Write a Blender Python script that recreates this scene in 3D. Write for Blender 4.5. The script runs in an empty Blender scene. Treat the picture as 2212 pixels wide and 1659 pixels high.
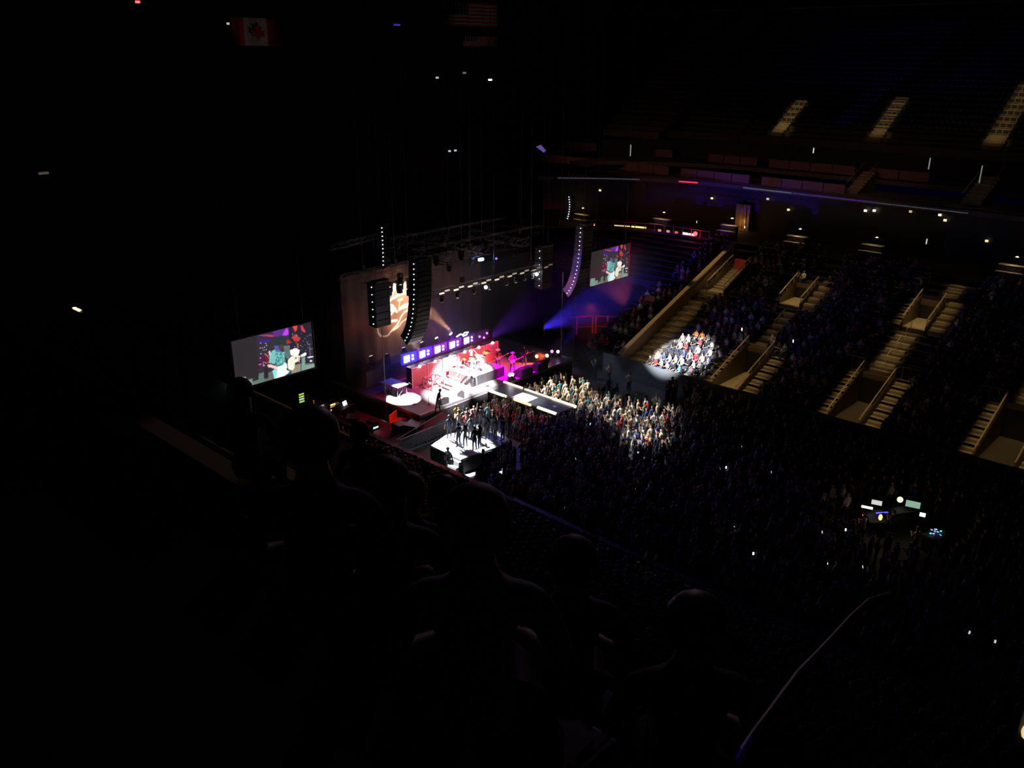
import bpy, bmesh, math, random
import numpy as np
from mathutils import Vector, Matrix
random.seed(7); rng = np.random.default_rng(7)
C = bpy.context.scene.collection
sc = bpy.context.scene
# ---------------------------------------------------------------- camera, world, exposure
# X runs along the rink away from the stage, Y across the rink, Z up; the camera sits high in the near stand
F_PX, PITCH, YAW, ROLL, EYE = 1870.0, math.radians(20.9), math.radians(47.0), math.radians(-.27), 25.0
fh = Vector((-math.cos(YAW), math.sin(YAW), 0)); rh = Vector((math.sin(YAW), math.cos(YAW), 0)); up = Vector((0, 0, 1))
fwd = fh*math.cos(PITCH) - up*math.sin(PITCH); dn = -fh*math.sin(PITCH) - up*math.cos(PITCH)
rt = rh*math.cos(ROLL) + dn*math.sin(ROLL); dn = -rh*math.sin(ROLL) + dn*math.cos(ROLL)
cam = bpy.data.cameras.new('camera'); co = bpy.data.objects.new('camera', cam); C.objects.link(co)
co.matrix_world = Matrix(((rt.x, -dn.x, -fwd.x, 0), (rt.y, -dn.y, -fwd.y, 0), (rt.z, -dn.z, -fwd.z, EYE), (0, 0, 0, 1)))
cam.sensor_width = 36; cam.lens = F_PX/2212*36; cam.clip_start = .05; cam.clip_end = 400
sc.camera = co
w = bpy.data.worlds.new('world'); sc.world = w; w.use_nodes = True
w.node_tree.nodes['Background'].inputs[0].default_value = (.3, .35, 1, 1)
w.node_tree.nodes['Background'].inputs[1].default_value = 0.0004
sc.view_settings.view_transform = 'Standard'; sc.view_settings.look = 'None'
sc.view_settings.exposure = 0; sc.view_settings.gamma = 1; sc.view_settings.use_curve_mapping = False
sc.cycles.use_denoising = True
sc.cycles.max_bounces = 4; sc.cycles.diffuse_bounces = 2; sc.cycles.glossy_bounces = 2; sc.cycles.transmission_bounces = 2
sc.cycles.volume_bounces = 0; sc.cycles.transparent_max_bounces = 6
sc.cycles.sample_clamp_indirect = 3
sc.cycles.volume_step_rate = 4

def spot(name, loc, target, power, color=(1, 1, 1), deg=20, blend=.3, r=.12):
    l = bpy.data.lights.new(name, 'SPOT'); l.energy = power; l.color = color; l.spot_size = math.radians(deg)
    l.spot_blend = blend; l.shadow_soft_size = r
    o = bpy.data.objects.new(name, l); C.objects.link(o); o.location = loc
    o.rotation_euler = (Vector(target)-Vector(loc)).to_track_quat('-Z', 'Y').to_euler(); return o
def area(name, loc, target, power, color, sx, sy, spread=180, roll=0):
    l = bpy.data.lights.new(name, 'AREA'); l.energy = power; l.color = color; l.shape = 'RECTANGLE'; l.size = sx; l.size_y = sy
    l.spread = math.radians(spread)
    o = bpy.data.objects.new(name, l); C.objects.link(o); o.location = loc
    q = (Vector(target)-Vector(loc)).to_track_quat('-Z', 'Y'); o.rotation_euler = q.to_euler(); return o
def point(name, loc, power, color, r=.08):
    l = bpy.data.lights.new(name, 'POINT'); l.energy = power; l.color = color; l.shadow_soft_size = r
    o = bpy.data.objects.new(name, l); C.objects.link(o); o.location = loc; return o
WARM = (1, .62, .27); WHITE = (.93, .97, 1); PINK = (1, .07, .26)
# unseen fill added under the roof so the crowd stays faintly visible
area('ambient_fill', (-20, 44, 30), (-20, 44, 0), 13, (.55, .6, 1), 60, 50)
# band lighting from the front truss
spot('stage_key', (-20, 39, 24), (-44.3, 42.6, 2.2), 700000, (1, .95, .98), 8.4, .45)
spot('stage_key', (-22, 36, 24), (-43.6, 39.8, 1.5), 380000, (1, .92, .96), 6.4, .5)
spot('stage_key', (-40.5, 43.4, 11.5), (-44.3, 42.6, 1.6), 60000, (1, .93, .97), 19, .5)
spot('stage_key', (-40, 40.5, 11.5), (-43.9, 40.2, 1.5), 60000, (1, .9, .95), 17, .55)
spot('drum_key', (-40.5, 44.5, 11.5), (-45, 44.4, 2.2), 30000, (1, .95, .98), 12, .4)
for y_, p_ in ((40.4, 6500), (43.6, 6500), (46.9, 8500)):
    spot('stage_wash', (-41.6, y_, 9.8), (-46.4, y_, 2.2), p_, PINK, 30, .6)
spot('pool_light', (-42.6, 36.9, 10.5), (-45.6, 37.35, 1.5), 60000, WHITE, 15, .12)
spot('magenta_light', (-41.8, 45.4, 5.5), (-43.6, 46.4, 1.5), 9000, (1, .0, .95), 40, .5)
spot('magenta_light', (-42.2, 47.6, 5.5), (-43.2, 48.0, 1.5), 3500, (.75, .0, 1), 40, .5)
spot('orange_light', (-43.2, 50.6, 2.2), (-45, 46.5, 1.6), 5000, (1, .10, .03), 60, .8)
spot('platform_light', (-47.5, 37.5, 11.5), (-37.8, 35.6, 1), 100000, (.86, .95, 1), 15, .2)
spot('pit_light', (-46.5, 40.0, 11), (-40.2, 39.2, 1), 70000, (1, .97, .95), 15, .7)
spot('pit_light', (-38, 34, 22), (-38.8, 47.6, 1), 80000, (1, .9, .7), 11, .7)
spot('pit_light', (-38, 34, 22), (-35.2, 47, 1), 34000, (1, .95, .85), 9, .8)
spot('pit_light', (-46, 41, 11.5), (-38.3, 41.6, 1), 3200, (1, .45, .35), 22, .8)
spot('runway_light', (-46, 46, 11.5), (-39.0, 43.7, 1.5), 8000, WHITE, 12, .9)
spot('runway_light', (-46, 42, 11.5), (-39.4, 43.8, 1.5), 1500, (.75, .8, 1), 30, .9)
spot('audience_light', (-40, 30, 27), (-32.0, 47.4, 1), 80000, (1, .97, .8), 10, .8)
spot('audience_light', (-36, 28, 27), (-29.2, 44.6, 1), 90000, (1, 1, .85), 7, .8)
spot('stand_light', (-36, 26, 27), (-35.2, 57.7, 2.2), 380000, (.95, .98, 1), 8.0, .5)
spot('drape_light', (-46, 50, 12), (-38, 55, .5), 1800, (.6, .7, 1), 30, .8)
# coloured wash on the crowd and on the hanging speakers
spot('red_wash', (-43, 50, 9), (-41, 63, 4.5), 450, (1, .1, .15), 26, .8)
spot('purple_wash', (-47, 46, 4), (-42.5, 52.4, 8.4), 1300, (.8, .1, 1), 30, .7)
spot('blue_wash', (-44, 44, 10), (-30, 40, 0), 2200, (.18, .12, 1), 60, .9)
spot('blue_wash', (-44, 48, 10), (-32, 64, 5), 700, (.12, .12, 1), 50, .9)
spot('maroon_wash', (-46, 42, 6), (-38, 30, 0), 450, (1, .05, .12), 60, .9)

# ---------------------------------------------------------------- helpers
MATS = {}
def mat(name, col=(.5, .5, .5), rough=.6, metal=0, emit=None, es=0, noise=.15, scale=8):
    if name in MATS: return MATS[name]
    m = bpy.data.materials.new(name); m.use_nodes = True; nt = m.node_tree; b = nt.nodes['Principled BSDF']
    b.inputs['Roughness'].default_value = rough; b.inputs['Metallic'].default_value = metal
    if emit:
        b.inputs['Base Color'].default_value = (*col, 1)
        b.inputs['Emission Color'].default_value = (*emit, 1); b.inputs['Emission Strength'].default_value = es
    elif noise:
        n = nt.nodes.new('ShaderNodeTexNoise'); n.inputs['Scale'].default_value = scale
        tc = nt.nodes.new('ShaderNodeTexCoord'); nt.links.new(tc.outputs['Object'], n.inputs['Vector'])
        mx = nt.nodes.new('ShaderNodeMixRGB'); mx.blend_type = 'MULTIPLY'; mx.inputs[0].default_value = noise
        mx.inputs[1].default_value = (*col, 1); nt.links.new(n.outputs['Fac'], mx.inputs[2])
        nt.links.new(mx.outputs[0], b.inputs['Base Color'])
    else: b.inputs['Base Color'].default_value = (*col, 1)
    MATS[name] = m; return m
BLACK = mat('black_paint', (.012, .012, .014), .5)
DARK = mat('dark_grey', (.03, .03, .035), .6)
STEEL = mat('steel', (.35, .35, .37), .35, .8)
ALU = mat('aluminium', (.45, .45, .46), .35, .6)
CONC = mat('concrete', (.20, .18, .155), .85, scale=3, noise=.4)
CARPET = mat('stage_deck', (.22, .2, .2), .45, scale=2)
WOOD = mat('tan_panel', (.34, .22, .13), .5)
SEAT = mat('seat_plastic', (.05, .05, .06), .45)
GLASS = mat('clear_glass', (.8, .9, .95), .05)
GLASS.node_tree.nodes['Principled BSDF'].inputs['Transmission Weight'].default_value = 1
WHITEP = mat('white_panel', (.8, .8, .8), .5)

class MB:
    def __init__(s): s.v = []; s.f = []; s.m = []; s.k = 0
    def add(s, vs, fs, mi=None):
        n = len(s.v); s.v += [tuple(v) for v in vs]; s.f += [tuple(i+n for i in f) for f in fs]
        s.m += [s.k if mi is None else mi]*len(fs); return s
    def box(s, x0, x1, y0, y1, z0, z1, mi=None):
        return s.add([(x0,y0,z0),(x1,y0,z0),(x1,y1,z0),(x0,y1,z0),(x0,y0,z1),(x1,y0,z1),(x1,y1,z1),(x0,y1,z1)],
                     [(0,3,2,1),(4,5,6,7),(0,1,5,4),(1,2,6,5),(2,3,7,6),(3,0,4,7)], mi)
    def prism(s, poly, axis, a0, a1, mi=None):
        n = len(poly); vs = []
        for a in (a0, a1):
            for p, q in poly: vs.append({'x': (a, p, q), 'y': (p, a, q), 'z': (p, q, a)}[axis])
        fs = [tuple(range(n))[::-1], tuple(range(n, 2*n))] + [(i, (i+1) % n, n+(i+1) % n, n+i) for i in range(n)]
        return s.add(vs, fs, mi)
    def tube(s, pts, r, n=6, mi=None, cap=True):
        pts = [Vector(p) for p in pts]; rr = r if isinstance(r, (list, tuple)) else [r]*len(pts); vs = []
        for i, p in enumerate(pts):
            d = (pts[min(i+1, len(pts)-1)]-pts[max(i-1, 0)]).normalized()
            a = d.orthogonal().normalized() if i == 0 else (a - d*a.dot(d)).normalized()
            b = d.cross(a)
            for k in range(n): t = 2*math.pi*k/n; vs.append(p+(a*math.cos(t)+b*math.sin(t))*rr[i])
        fs = [(i*n+k, i*n+(k+1) % n, (i+1)*n+(k+1) % n, (i+1)*n+k) for i in range(len(pts)-1) for k in range(n)]
        if cap: fs += [tuple(range(n))[::-1], tuple(range((len(pts)-1)*n, len(pts)*n))]
        return s.add(vs, fs, mi)
    def disc(s, c, d, r, h, n=12, mi=None):
        c = Vector(c); d = Vector(d).normalized(); return s.tube([c, c+d*h], r, n, mi)
    def ball(s, c, r, n=8, m=5, mi=None, sz=(1, 1, 1)):
        c = Vector(c); vs = [c+Vector((0, 0, r*sz[2]))]
        for i in range(1, m):
            t = math.pi*i/m
            for k in range(n):
                a = 2*math.pi*k/n; vs.append(c+Vector((r*sz[0]*math.sin(t)*math.cos(a), r*sz[1]*math.sin(t)*math.sin(a), r*sz[2]*math.cos(t))))
        vs.append(c-Vector((0, 0, r*sz[2]))); L = len(vs)-1
        fs = [(0, 1+k, 1+(k+1) % n) for k in range(n)]
        fs += [(1+i*n+k, 1+(i+1)*n+k, 1+(i+1)*n+(k+1) % n, 1+i*n+(k+1) % n) for i in range(m-2) for k in range(n)]
        fs += [(L, 1+(m-2)*n+(k+1) % n, 1+(m-2)*n+k) for k in range(n)]
        return s.add(vs, fs, mi)
    def mesh(s, name, mats, smooth=False):
        me = bpy.data.meshes.new(name); me.from_pydata(s.v, [], s.f)
        for m in (mats if isinstance(mats, (list, tuple)) else [mats]): me.materials.append(m)
        me.polygons.foreach_set('material_index', s.m)
        if smooth: me.polygons.foreach_set('use_smooth', [True]*len(s.f))
        me.update(); return me
    def build(s, name, mats, parent=None, loc=None, rz=0, smooth=False, bevel=0):
        o = bpy.data.objects.new(name, s.mesh(name, mats, smooth)); C.objects.link(o)
        if bevel:
            b = o.modifiers.new('bevel', 'BEVEL'); b.width = bevel; b.segments = 2; b.limit_method = 'ANGLE'
        if loc is not None: o.location = loc
        if rz: o.rotation_euler.z = rz
        if parent: o.parent = parent
        return o
def tag(o, label=None, cat=None, group=None, kind=None):
    if label: o['label'] = label
    if cat: o['category'] = cat
    if group: o['group'] = group
    if kind: o['kind'] = kind
    return o
def empty(name, loc, rz=0, label=None, cat=None, group=None):
    o = bpy.data.objects.new(name, None); C.objects.link(o); o.location = loc; o.rotation_euler = (0, 0, rz)
    return tag(o, label, cat, group)
def struct(o): o['kind'] = 'structure'; return o
def copy_tree(o, loc=None, rz=None, label=None, group=None, parent=None):
    c = o.copy(); C.objects.link(c)
    if parent: c.parent = parent
    if loc is not None: c.location = loc
    if rz is not None: c.rotation_euler.z = rz
    if label: c['label'] = label
    if group: c['group'] = group
    for ch in list(o.children): copy_tree(ch, parent=c)
    return c

# ---------------------------------------------------------------- the building
FY0, FZ0, FM = 55.5, 1.0, .38          # far lower stand: front edge, height, rake
def farz(y): return FZ0+FM*(y-FY0)
def curve(x, yb, x0=-45, k=.03): return yb-k*max(0, x0-x)**2
struct(MB().box(-75, 30, 32.4, 55.4, -.3, 0).build('floor', mat('covered_rink_floor', (.10, .10, .11), .6, scale=1)))
struct(MB().box(-41, 22, 55.1, 55.25, 0, 1.75).build('wall_far', mat('rink_drape', (.14, .15, .17), .9, scale=1)))
nb = MB().box(-47, 22, 32.1, 32.35, 0, 1.1); nb.box(-47, 22, 32.05, 32.4, 1.1, 1.18, 1)
struct(nb.build('wall_near', [mat('board_white', (.10, .10, .11), .5), mat('board_cap', (.05, .05, .055), .5)]))
# stands as terraces: rows of treads and risers with gaps where the vomitories open
VOMS = [(-38.6, -36.9, 66.8, 71.0), (-31.1, -28.9, 55.5, 61.0), (-31.8, -29.9, 67.0, 70.0),
        (-21.9, -19.6, 55.5, 61.2), (-21.7, -19.9, 67.2, 70.7), (-12.4, -10.0, 55.5, 61.6)]
mb = MB(); ROW = .85
for i in range(22):
    y = FY0+i*ROW; z = farz(y); xs = [-58+.4*i*0, 18]; cuts = sorted([(v[0], v[1]) for v in VOMS if v[2]-.1 <= y < v[3]])
    x = -39.6
    for a, b in cuts+[(18, 18)]:
        mb.box(x, a, y, y+ROW, z-FM*ROW-.3, z); x = b
struct(mb.build('seating_terrace', CONC)); mb = MB()
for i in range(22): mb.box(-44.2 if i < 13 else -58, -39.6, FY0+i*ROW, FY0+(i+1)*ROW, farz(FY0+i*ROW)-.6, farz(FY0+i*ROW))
struct(mb.build('seating_terrace', mat('terrace_darkened', (.012, .012, .014), .9)))  # terrace left of the parapet coloured near black in place of shade
mb = MB()
for i in range(23):
    y = 32.0-i*ROW; z = .3+FM*(32.0-y); mb.box(-50, 18, y-ROW, y, z-.7, z)
struct(mb.build('seating_terrace', CONC))
TIERM = .7
mb = MB()
for i in range(9):
    y = 6.6-i*ROW; z = 18.95+TIERM*(6.5-y); mb.box(-22, 14, y-ROW, y, z-.9, z)
struct(mb.build('seating_terrace', mat('dark_tier', (.03, .03, .03), .9)))
mb = MB()
for i in range(26):
    for a, b in [(-66, -58), (-58, -50), (-50, 6)]:
        yb = curve((a+b)/2, 91.2, -47, .02)+i*.85; z = 16.6+i*.85*.62; mb.box(a, b, yb, yb+.85, z-.8, z)
struct(mb.build('seating_terrace', CONC))
struct(MB().box(-80, 32, -8, 120, 34, 34.4).build('ceiling', mat('roof_deck', (.02, .02, .022), .9)))
struct(MB().box(-80.4, -80, -8, 120, -1, 34).build('wall_stage_end', DARK))
struct(MB().box(32, 32.4, -8, 120, -1, 34).build('wall_far_end', DARK))
struct(MB().box(-80, 32, 116, 116.4, -1, 34).build('wall_back', DARK))
struct(MB().box(-80, 32, -8.4, -8, -1, 34).build('wall_behind', DARK))
struct(MB().box(-80, 32, -8, 120, -1.3, -.9).build('floor_slab', DARK))
# suite level: slab, back wall, ledges following the curve of the stand
XS = [8, -10, -20, -30, -38, -45, -48, -51, -54, -57, -60, -62.5]
def ribbon(name, yb, z0, z1, th, m, x0=-45, k=.03, xs=XS):
    b = MB()
    for a, c in zip(xs[:-1], xs[1:]):
        ya, yc = curve(a, yb, x0, k), curve(c, yb, x0, k)
        b.add([(a, ya, z0), (c, yc, z0), (c, yc+th, z0), (a, ya+th, z0), (a, ya, z1), (c, yc, z1), (c, yc+th, z1), (a, ya+th, z1)],
              [(0,3,2,1),(4,5,6,7),(0,1,5,4),(1,2,6,5),(2,3,7,6),(3,0,4,7)])
    return b.build(name, m)
FASC = mat('fascia_grey', (.16, .13, .12), .7)
struct(ribbon('suite_floor', 74.4, 8.0, 8.2, 7, mat('suite_carpet', (.05, .04, .04), .9)))
struct(ribbon('wall_suites', 81.2, 8.2, 12.4, .3, BLACK))
struct(ribbon('suite_ceiling', 80.4, 12.2, 12.5, 6, DARK))
struct(ribbon('trim_1', 80.2, 12.35, 12.75, .2, mat('ledge_grey', (.12, .12, .14), .5)))
struct(ribbon('loge_floor', 80.4, 12.5, 12.9, 5, CONC))
struct(ribbon('loge_floor', 85.4, 13.5, 13.9, 6, CONC))
struct(ribbon('wall_loge', 91, 13.5, 15.9, .2, DARK))
struct(ribbon('trim_2', 91.0, 15.9, 16.7, .3, FASC, -47, .02))
# ---------------------------------------------------------------- aisles and vomitories in the far stand
def aisle_label(n): return ['by the tan parapet beside the stage end', 'second from the stage', 'third from the stage', 'nearest the right edge'][n]
STEP = mat('step_concrete', (.42, .34, .22), .8, scale=4); NOSE = mat('step_nosing', (.10, .08, .05), .7)
def stairs(x0, x1, y0, y1, label, group='lit aisle stairs in the far stand'):
    b = MB(); n = int((y1-y0)/.425)
    for i in range(n):
        y = y0+i*.425; z = farz(math.floor((y-FY0)/ROW+.02)*ROW+FY0)+.02+(.16 if i % 2 else 0)
        b.box(x0, x1, y, y+.31, z-.25, z, 0); b.box(x0, x1, y+.31, y+.425, z-.25, z+.005, 1)
    return tag(b.build('aisle_stairs', [STEP, NOSE]), label, 'stairs', group)
stairs(-38.7, -37.5, 55.9, 71.5, 'long flight of concrete steps climbing beside the tan parapet')
stairs(-32.2, -31.2, 55.5, 61.5, 'steps left of the bottom opening of the second aisle')
stairs(-28.8, -27.6, 55.5, 62.5, 'steps right of the bottom opening of the second aisle')
stairs(-30.8, -29.8, 61.2, 66.8, 'steps running between the two openings of the second aisle')
stairs(-29.8, -28.8, 67.0, 71.6, 'steps right of the top opening of the second aisle')
stairs(-32.6, -31.9, 67.4, 70.6, 'narrow steps left of the top opening of the second aisle')
stairs(-22.9, -22.0, 55.5, 61.6, 'steps left of the bottom opening of the third aisle')
stairs(-19.5, -18.2, 55.5, 62.0, 'steps right of the bottom opening of the third aisle')
stairs(-21.7, -20.2, 61.4, 67.1, 'broad steps running between the two openings of the third aisle')
stairs(-19.7, -18.6, 67.2, 71.8, 'steps right of the top opening of the third aisle')
stairs(-22.7, -21.95, 67.4, 70.6, 'narrow steps left of the top opening of the third aisle')
stairs(-20.6, -19.4, 71.8, 74.0, 'steps above the top opening of the third aisle')
stairs(-13.4, -12.5, 55.5, 61.6, 'steps left of the opening at the right edge')
stairs(-9.9, -8.6, 55.5, 61.6, 'steps right of the opening at the right edge')
stairs(-12.0, -10.6, 61.8, 66, 'steps above the opening at the right edge')
par = MB(); par.prism([(55.2, .6), (55.2, 2.0), (72.4, farz(72.4)+1.25), (72.4, farz(72.4)-.3)], 'x', -39.55, -39.3, 0)
par.prism([(55.2, 2.0), (55.2, 2.08), (72.4, farz(72.4)+1.33), (72.4, farz(72.4)+1.25)], 'x', -39.6, -39.2, 1)
tag(par.build('parapet_wall', [WOOD, mat('parapet_cap', (.75, .55, .36), .5)]), 'long tan parapet wall running up beside the leftmost aisle', 'wall')
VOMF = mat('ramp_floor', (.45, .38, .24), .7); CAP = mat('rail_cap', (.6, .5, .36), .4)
def vomitory(x0, x1, y0, y1, label, sign=False):
    zf = farz(y0)+.05; t = empty('vomitory', ((x0+x1)/2, y0, zf), 0, label, 'entrance', 'vomitory openings in the far stand')
    X0, X1 = x0-(x0+x1)/2, x1-(x0+x1)/2; L = y1-y0; rise = FM*L
    MB().box(X0, X1, 0, L, -.5, 0).build('ramp_floor', VOMF if y0 > 60 or x0 < -30 else mat('ramp_floor_shaded', (.10, .085, .06), .7), t)  # darker copy of the ramp colour stands in for shade inside
    for X in (X0, X1):
        MB().prism([(0, -.3), (0, .35), (L, rise+.45), (L, -.3)], 'x', X-.06, X+.06).build('side_wall', mat('end_panel', (.12, .08, .05), .6), t)
        r = MB(); r.tube([(X, 0, .85), (X, L, rise+.95)], .05, 8)
        for k in range(6): y = L*k/5; r.tube([(X, y, .3+rise*k/5), (X, y, .9+rise*k/5)], .02, 5)
        r.build('handrail', CAP, t)
    b = MB(); b.box(X0, X1, L-.1, L+.1, max(.9, rise-.3), rise+.12); b.build('end_wall', mat('end_panel', (.12, .08, .05), .6), t)
    MB().box(X0+.1, X1-.1, L-.16, L-.11, 0.0, max(.85, rise-.25)).build('opening_shade', BLACK, t)  # black sheet put in for the dark inside the opening
    if sign: MB().box(X0+.3, X1-.3, L-.2, L-.17, rise*.5, rise+.7).build('red_notice', mat('red_notice', (.5, .05, .04), .5), t)
    return t
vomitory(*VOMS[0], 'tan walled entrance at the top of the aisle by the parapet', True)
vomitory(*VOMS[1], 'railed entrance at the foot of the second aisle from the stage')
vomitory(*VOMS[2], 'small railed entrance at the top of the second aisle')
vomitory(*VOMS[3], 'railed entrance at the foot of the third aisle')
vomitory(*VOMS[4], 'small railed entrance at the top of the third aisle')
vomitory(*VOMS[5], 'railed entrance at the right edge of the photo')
def rail(x0, y0, x1, y1, z0, z1, label, name='handrail', post=True, m=None, group=None, h=.9, n=3):
    b = MB(); b.tube([(x0, y0, z0+h), (x1, y1, z1+h)], .035, 6)
    if post:
        for k in range(n+1):
            t = k/n; x, y, z = x0+(x1-x0)*t, y0+(y1-y0)*t, z0+(z1-z0)*t; b.tube([(x, y, z), (x, y, z+h)], .022, 5)
    return tag(b.build(name, m or STEEL), label, 'rail', group)
rail(-23.4, 61.6, -21.9, 61.6, farz(61.6), farz(61.6), 'pale crossbar left of the third aisle above its opening', m=CAP)
rail(-19.8, 61.6, -18.2, 61.6, farz(61.6), farz(61.6), 'pale crossbar right of the third aisle above its opening', m=CAP)
rail(-32.9, 62.0, -31.4, 62.0, farz(62), farz(62), 'pale crossbar left of the second aisle above its opening', m=CAP)
rail(-14.0, 61.6, -12.4, 61.6, farz(61.6), farz(61.6), 'pale crossbar beside the opening at the right edge', m=CAP)
for k, y in enumerate((62.3, 64.1, 65.8)):
    rail(-20.8, y, -20.8, y+.9, farz(y), farz(y+.9), 'short handrail in the middle of the third aisle, %s of three' % ['lowest', 'middle', 'highest'][k], m=CAP, n=1)
rail(-30.3, 63.6, -30.3, 65.2, farz(63.6), farz(65.2), 'aisle handrail halfway up the second aisle', m=CAP, n=2)
for nm, x0, x1 in (('left', -36.6, -30.5), ('right', -27.6, -21.9)):
    rail(x0, 72.6, x1, 72.6, farz(72.6)+.1, farz(72.6)+.1, 'purple-lit railing behind the top rows, %s of the top middle entrance' % nm, n=8, h=1.1)
# unseen area fills added over the steps, in place of step lights
for x, y0, y1, wdt, p in [(-38.7, 55.8, 66, 2.3, 8), (-38.3, 66, 71.5, 3.2, 9), (-29.9, 55.5, 62, 4.6, 17), (-30.3, 61.4, 66.6, 1.0, 1.0), (-30.5, 67, 71, 3.6, 9),
                          (-20.6, 55.5, 61.8, 4.8, 17), (-20.95, 61.6, 67.1, 1.6, 7), (-20.6, 67.2, 71.6, 4.0, 11), (-20.0, 71.8, 74, 1.3, 1.2),
                          (-11.1, 55.5, 61.8, 5.0, 15), (-11.3, 61.8, 66, 1.4, 3.0)]:
    L = y1-y0; ym = (y0+y1)/2; n = Vector((0, -FM, 1)).normalized()
    l = bpy.data.lights.new('aisle_fill', 'AREA'); l.shape = 'RECTANGLE'; l.size = wdt*.85; l.size_y = L*.95; l.energy = p*1.3; l.color = (1, .66, .28); l.spread = math.radians(24)
    o = bpy.data.objects.new('aisle_fill', l); C.objects.link(o); o.location = Vector((x, ym, farz(ym)))+n*2.3; o.rotation_euler = (math.atan(FM), 0, 0)
for x, y, z in [(-29.9, 56.2, 2.2), (-20.7, 68.2, 6.6), (-30.8, 68.0, 6.6), (-37.8, 68, 6.8)]:
    point('entrance_lamp', (x, y, z), 9, (1, .75, .35), .1)
tag(MB().box(-.5, .5, -.06, .06, -.25, .25).build('sign_board', mat('pink_sign', (.6, .25, .25), .6), None, (-41.2, 61.8, farz(61.8)+1.7)),
    'pink sign board held up among the red-lit fans left of the parapet', 'sign')
# upper aisles of the top stand
for k, (x0, x1, ya, yb) in enumerate([(-46.6, -45.2, 91.4, 97), (-36.0, -34.6, 91.6, 98), (-25.2, -23.4, 91.4, 101)]):
    b = MB()
    for i in range(int((yb-ya)/.425)):
        y = ya+i*.425; b.box(x0, x1, y, y+.33, 16.6+.62*(y-91.2)-.2, 16.6+.62*(y-91.2)+.35)
    tag(b.build('aisle_stairs', STEP), 'dim tan steps of the top stand, %s of three' % ['leftmost', 'middle', 'rightmost'][k], 'stairs', 'top stand aisles')
    l = bpy.data.lights.new('upper_aisle_fill', 'AREA'); l.shape = 'RECTANGLE'; l.size = 1.6; l.size_y = (yb-ya); l.energy = [11, 9, 13][k]; l.color = (1, .72, .35); l.spread = math.radians(28)  # unseen fill added above the upper steps
    o = bpy.data.objects.new('upper_aisle_fill', l); C.objects.link(o); ym = (ya+yb)/2
    o.location = ((x0+x1)/2, ym-1.6, 16.6+.62*(ym-91.2)+2.6); o.rotation_euler = (math.atan(.62), 0, 0)
# loge box walls
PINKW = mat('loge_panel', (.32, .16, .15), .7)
for nm, z0, S in (('upper', 14.0, [(-71.2, -66.4), (-64.6, -55.5), (-50.9, -45), (-43.7, -34.5), (-33.1, -27.5)]), ('lower', 12.9, [(-71.4, -62), (-60.3, -52.3), (-50.9, -42.8), (-41.5, -33)])):
    yb = {'upper': 86, 'lower': 80.6}[nm]
    for i, (a, b_) in enumerate(S):
        t = empty('loge_wall', ((a+b_)/2, yb, z0), 0, 'low pinkish box front in the %s loge row, number %s from the left' % (nm, ['one', 'two', 'three', 'four', 'five'][i]), 'wall', 'loge box fronts')
        n = max(2, int((b_-a)/1.9)); wd = (b_-a)/n
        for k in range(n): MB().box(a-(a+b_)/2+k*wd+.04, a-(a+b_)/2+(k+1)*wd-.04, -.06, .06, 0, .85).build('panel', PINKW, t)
area('loge_light', (-48, 72, 17), (-48, 84, 13.6), 26, (1, .45, .4), 40, .5, 50)
# ribbon boards on the ledge
def lit(col, s): return mat('lit_%02x%02x%02x_%d' % (int(col[0]*255), int(col[1]*255), int(col[2]*255), int(s*100)), (0, 0, 0), .5, emit=col, es=s)
def strip(a, b, y, z, h, m, label, name='light_strip', cat='light', group=None):
    o = MB(); n = max(1, int((b-a)/1.5))
    for k in range(n):
        x0, x1 = a+(b-a)*k/n, a+(b-a)*(k+1)/n-.06; y0, y1 = curve(x0, y), curve(x1, y)
        o.add([(x0, y0, z), (x1, y1, z), (x1, y1, z+h), (x0, y0, z+h), (x0, y0+.06, z), (x1, y1+.06, z), (x1, y1+.06, z+h), (x0, y0+.06, z+h)],
              [(0,1,2,3),(7,6,5,4),(0,4,5,1),(3,2,6,7),(0,3,7,4),(1,5,6,2)])
    return tag(o.build(name, m), label, cat, group)
strip(-61, -54, 80.1, 12.5, .09, lit((.5, .5, .7), .10), 'faint grey ledge strip at the left end of the suite level')
strip(-50.2, -48.2, 80.1, 12.5, .12, lit((1, .05, .06), 1.0), 'short red lit strip on the suite ledge')
strip(-43.2, -38, 80.1, 12.5, .10, lit((.55, .5, .8), .16), 'grey lit ledge strip right of the red strip')
strip(-38, -30, 80.1, 12.5, .10, lit((.35, .15, .9), .13), 'purple lit strip on the suite ledge')
strip(-30, -22, 80.1, 12.5, .08, lit((.6, .5, .6), .08), 'faint ledge strip at the right end of the suite level')
# club rail with lit sign
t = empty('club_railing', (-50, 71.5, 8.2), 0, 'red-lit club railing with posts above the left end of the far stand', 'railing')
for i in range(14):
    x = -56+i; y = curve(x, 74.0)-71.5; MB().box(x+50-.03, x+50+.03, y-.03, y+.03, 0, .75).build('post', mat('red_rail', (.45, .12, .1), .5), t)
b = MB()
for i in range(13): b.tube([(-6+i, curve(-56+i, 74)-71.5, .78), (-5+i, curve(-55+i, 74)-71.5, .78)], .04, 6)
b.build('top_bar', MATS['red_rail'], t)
strip(-55.5, -54.9, 74.3, 8.35, .22, lit((1, .45, .2), 1.6), 'small orange lit sign at the left end of the club rail')
strip(-53.2, -51.6, 74.3, 8.45, .10, lit((1, .8, .3), .9), 'thin yellow lit lettering strip above the right video screen')
strip(-51.5, -50.0, 74.3, 8.42, .15, lit((1, .75, .2), 1.5), 'brighter yellow end of the lit strip above the right video screen')
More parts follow.
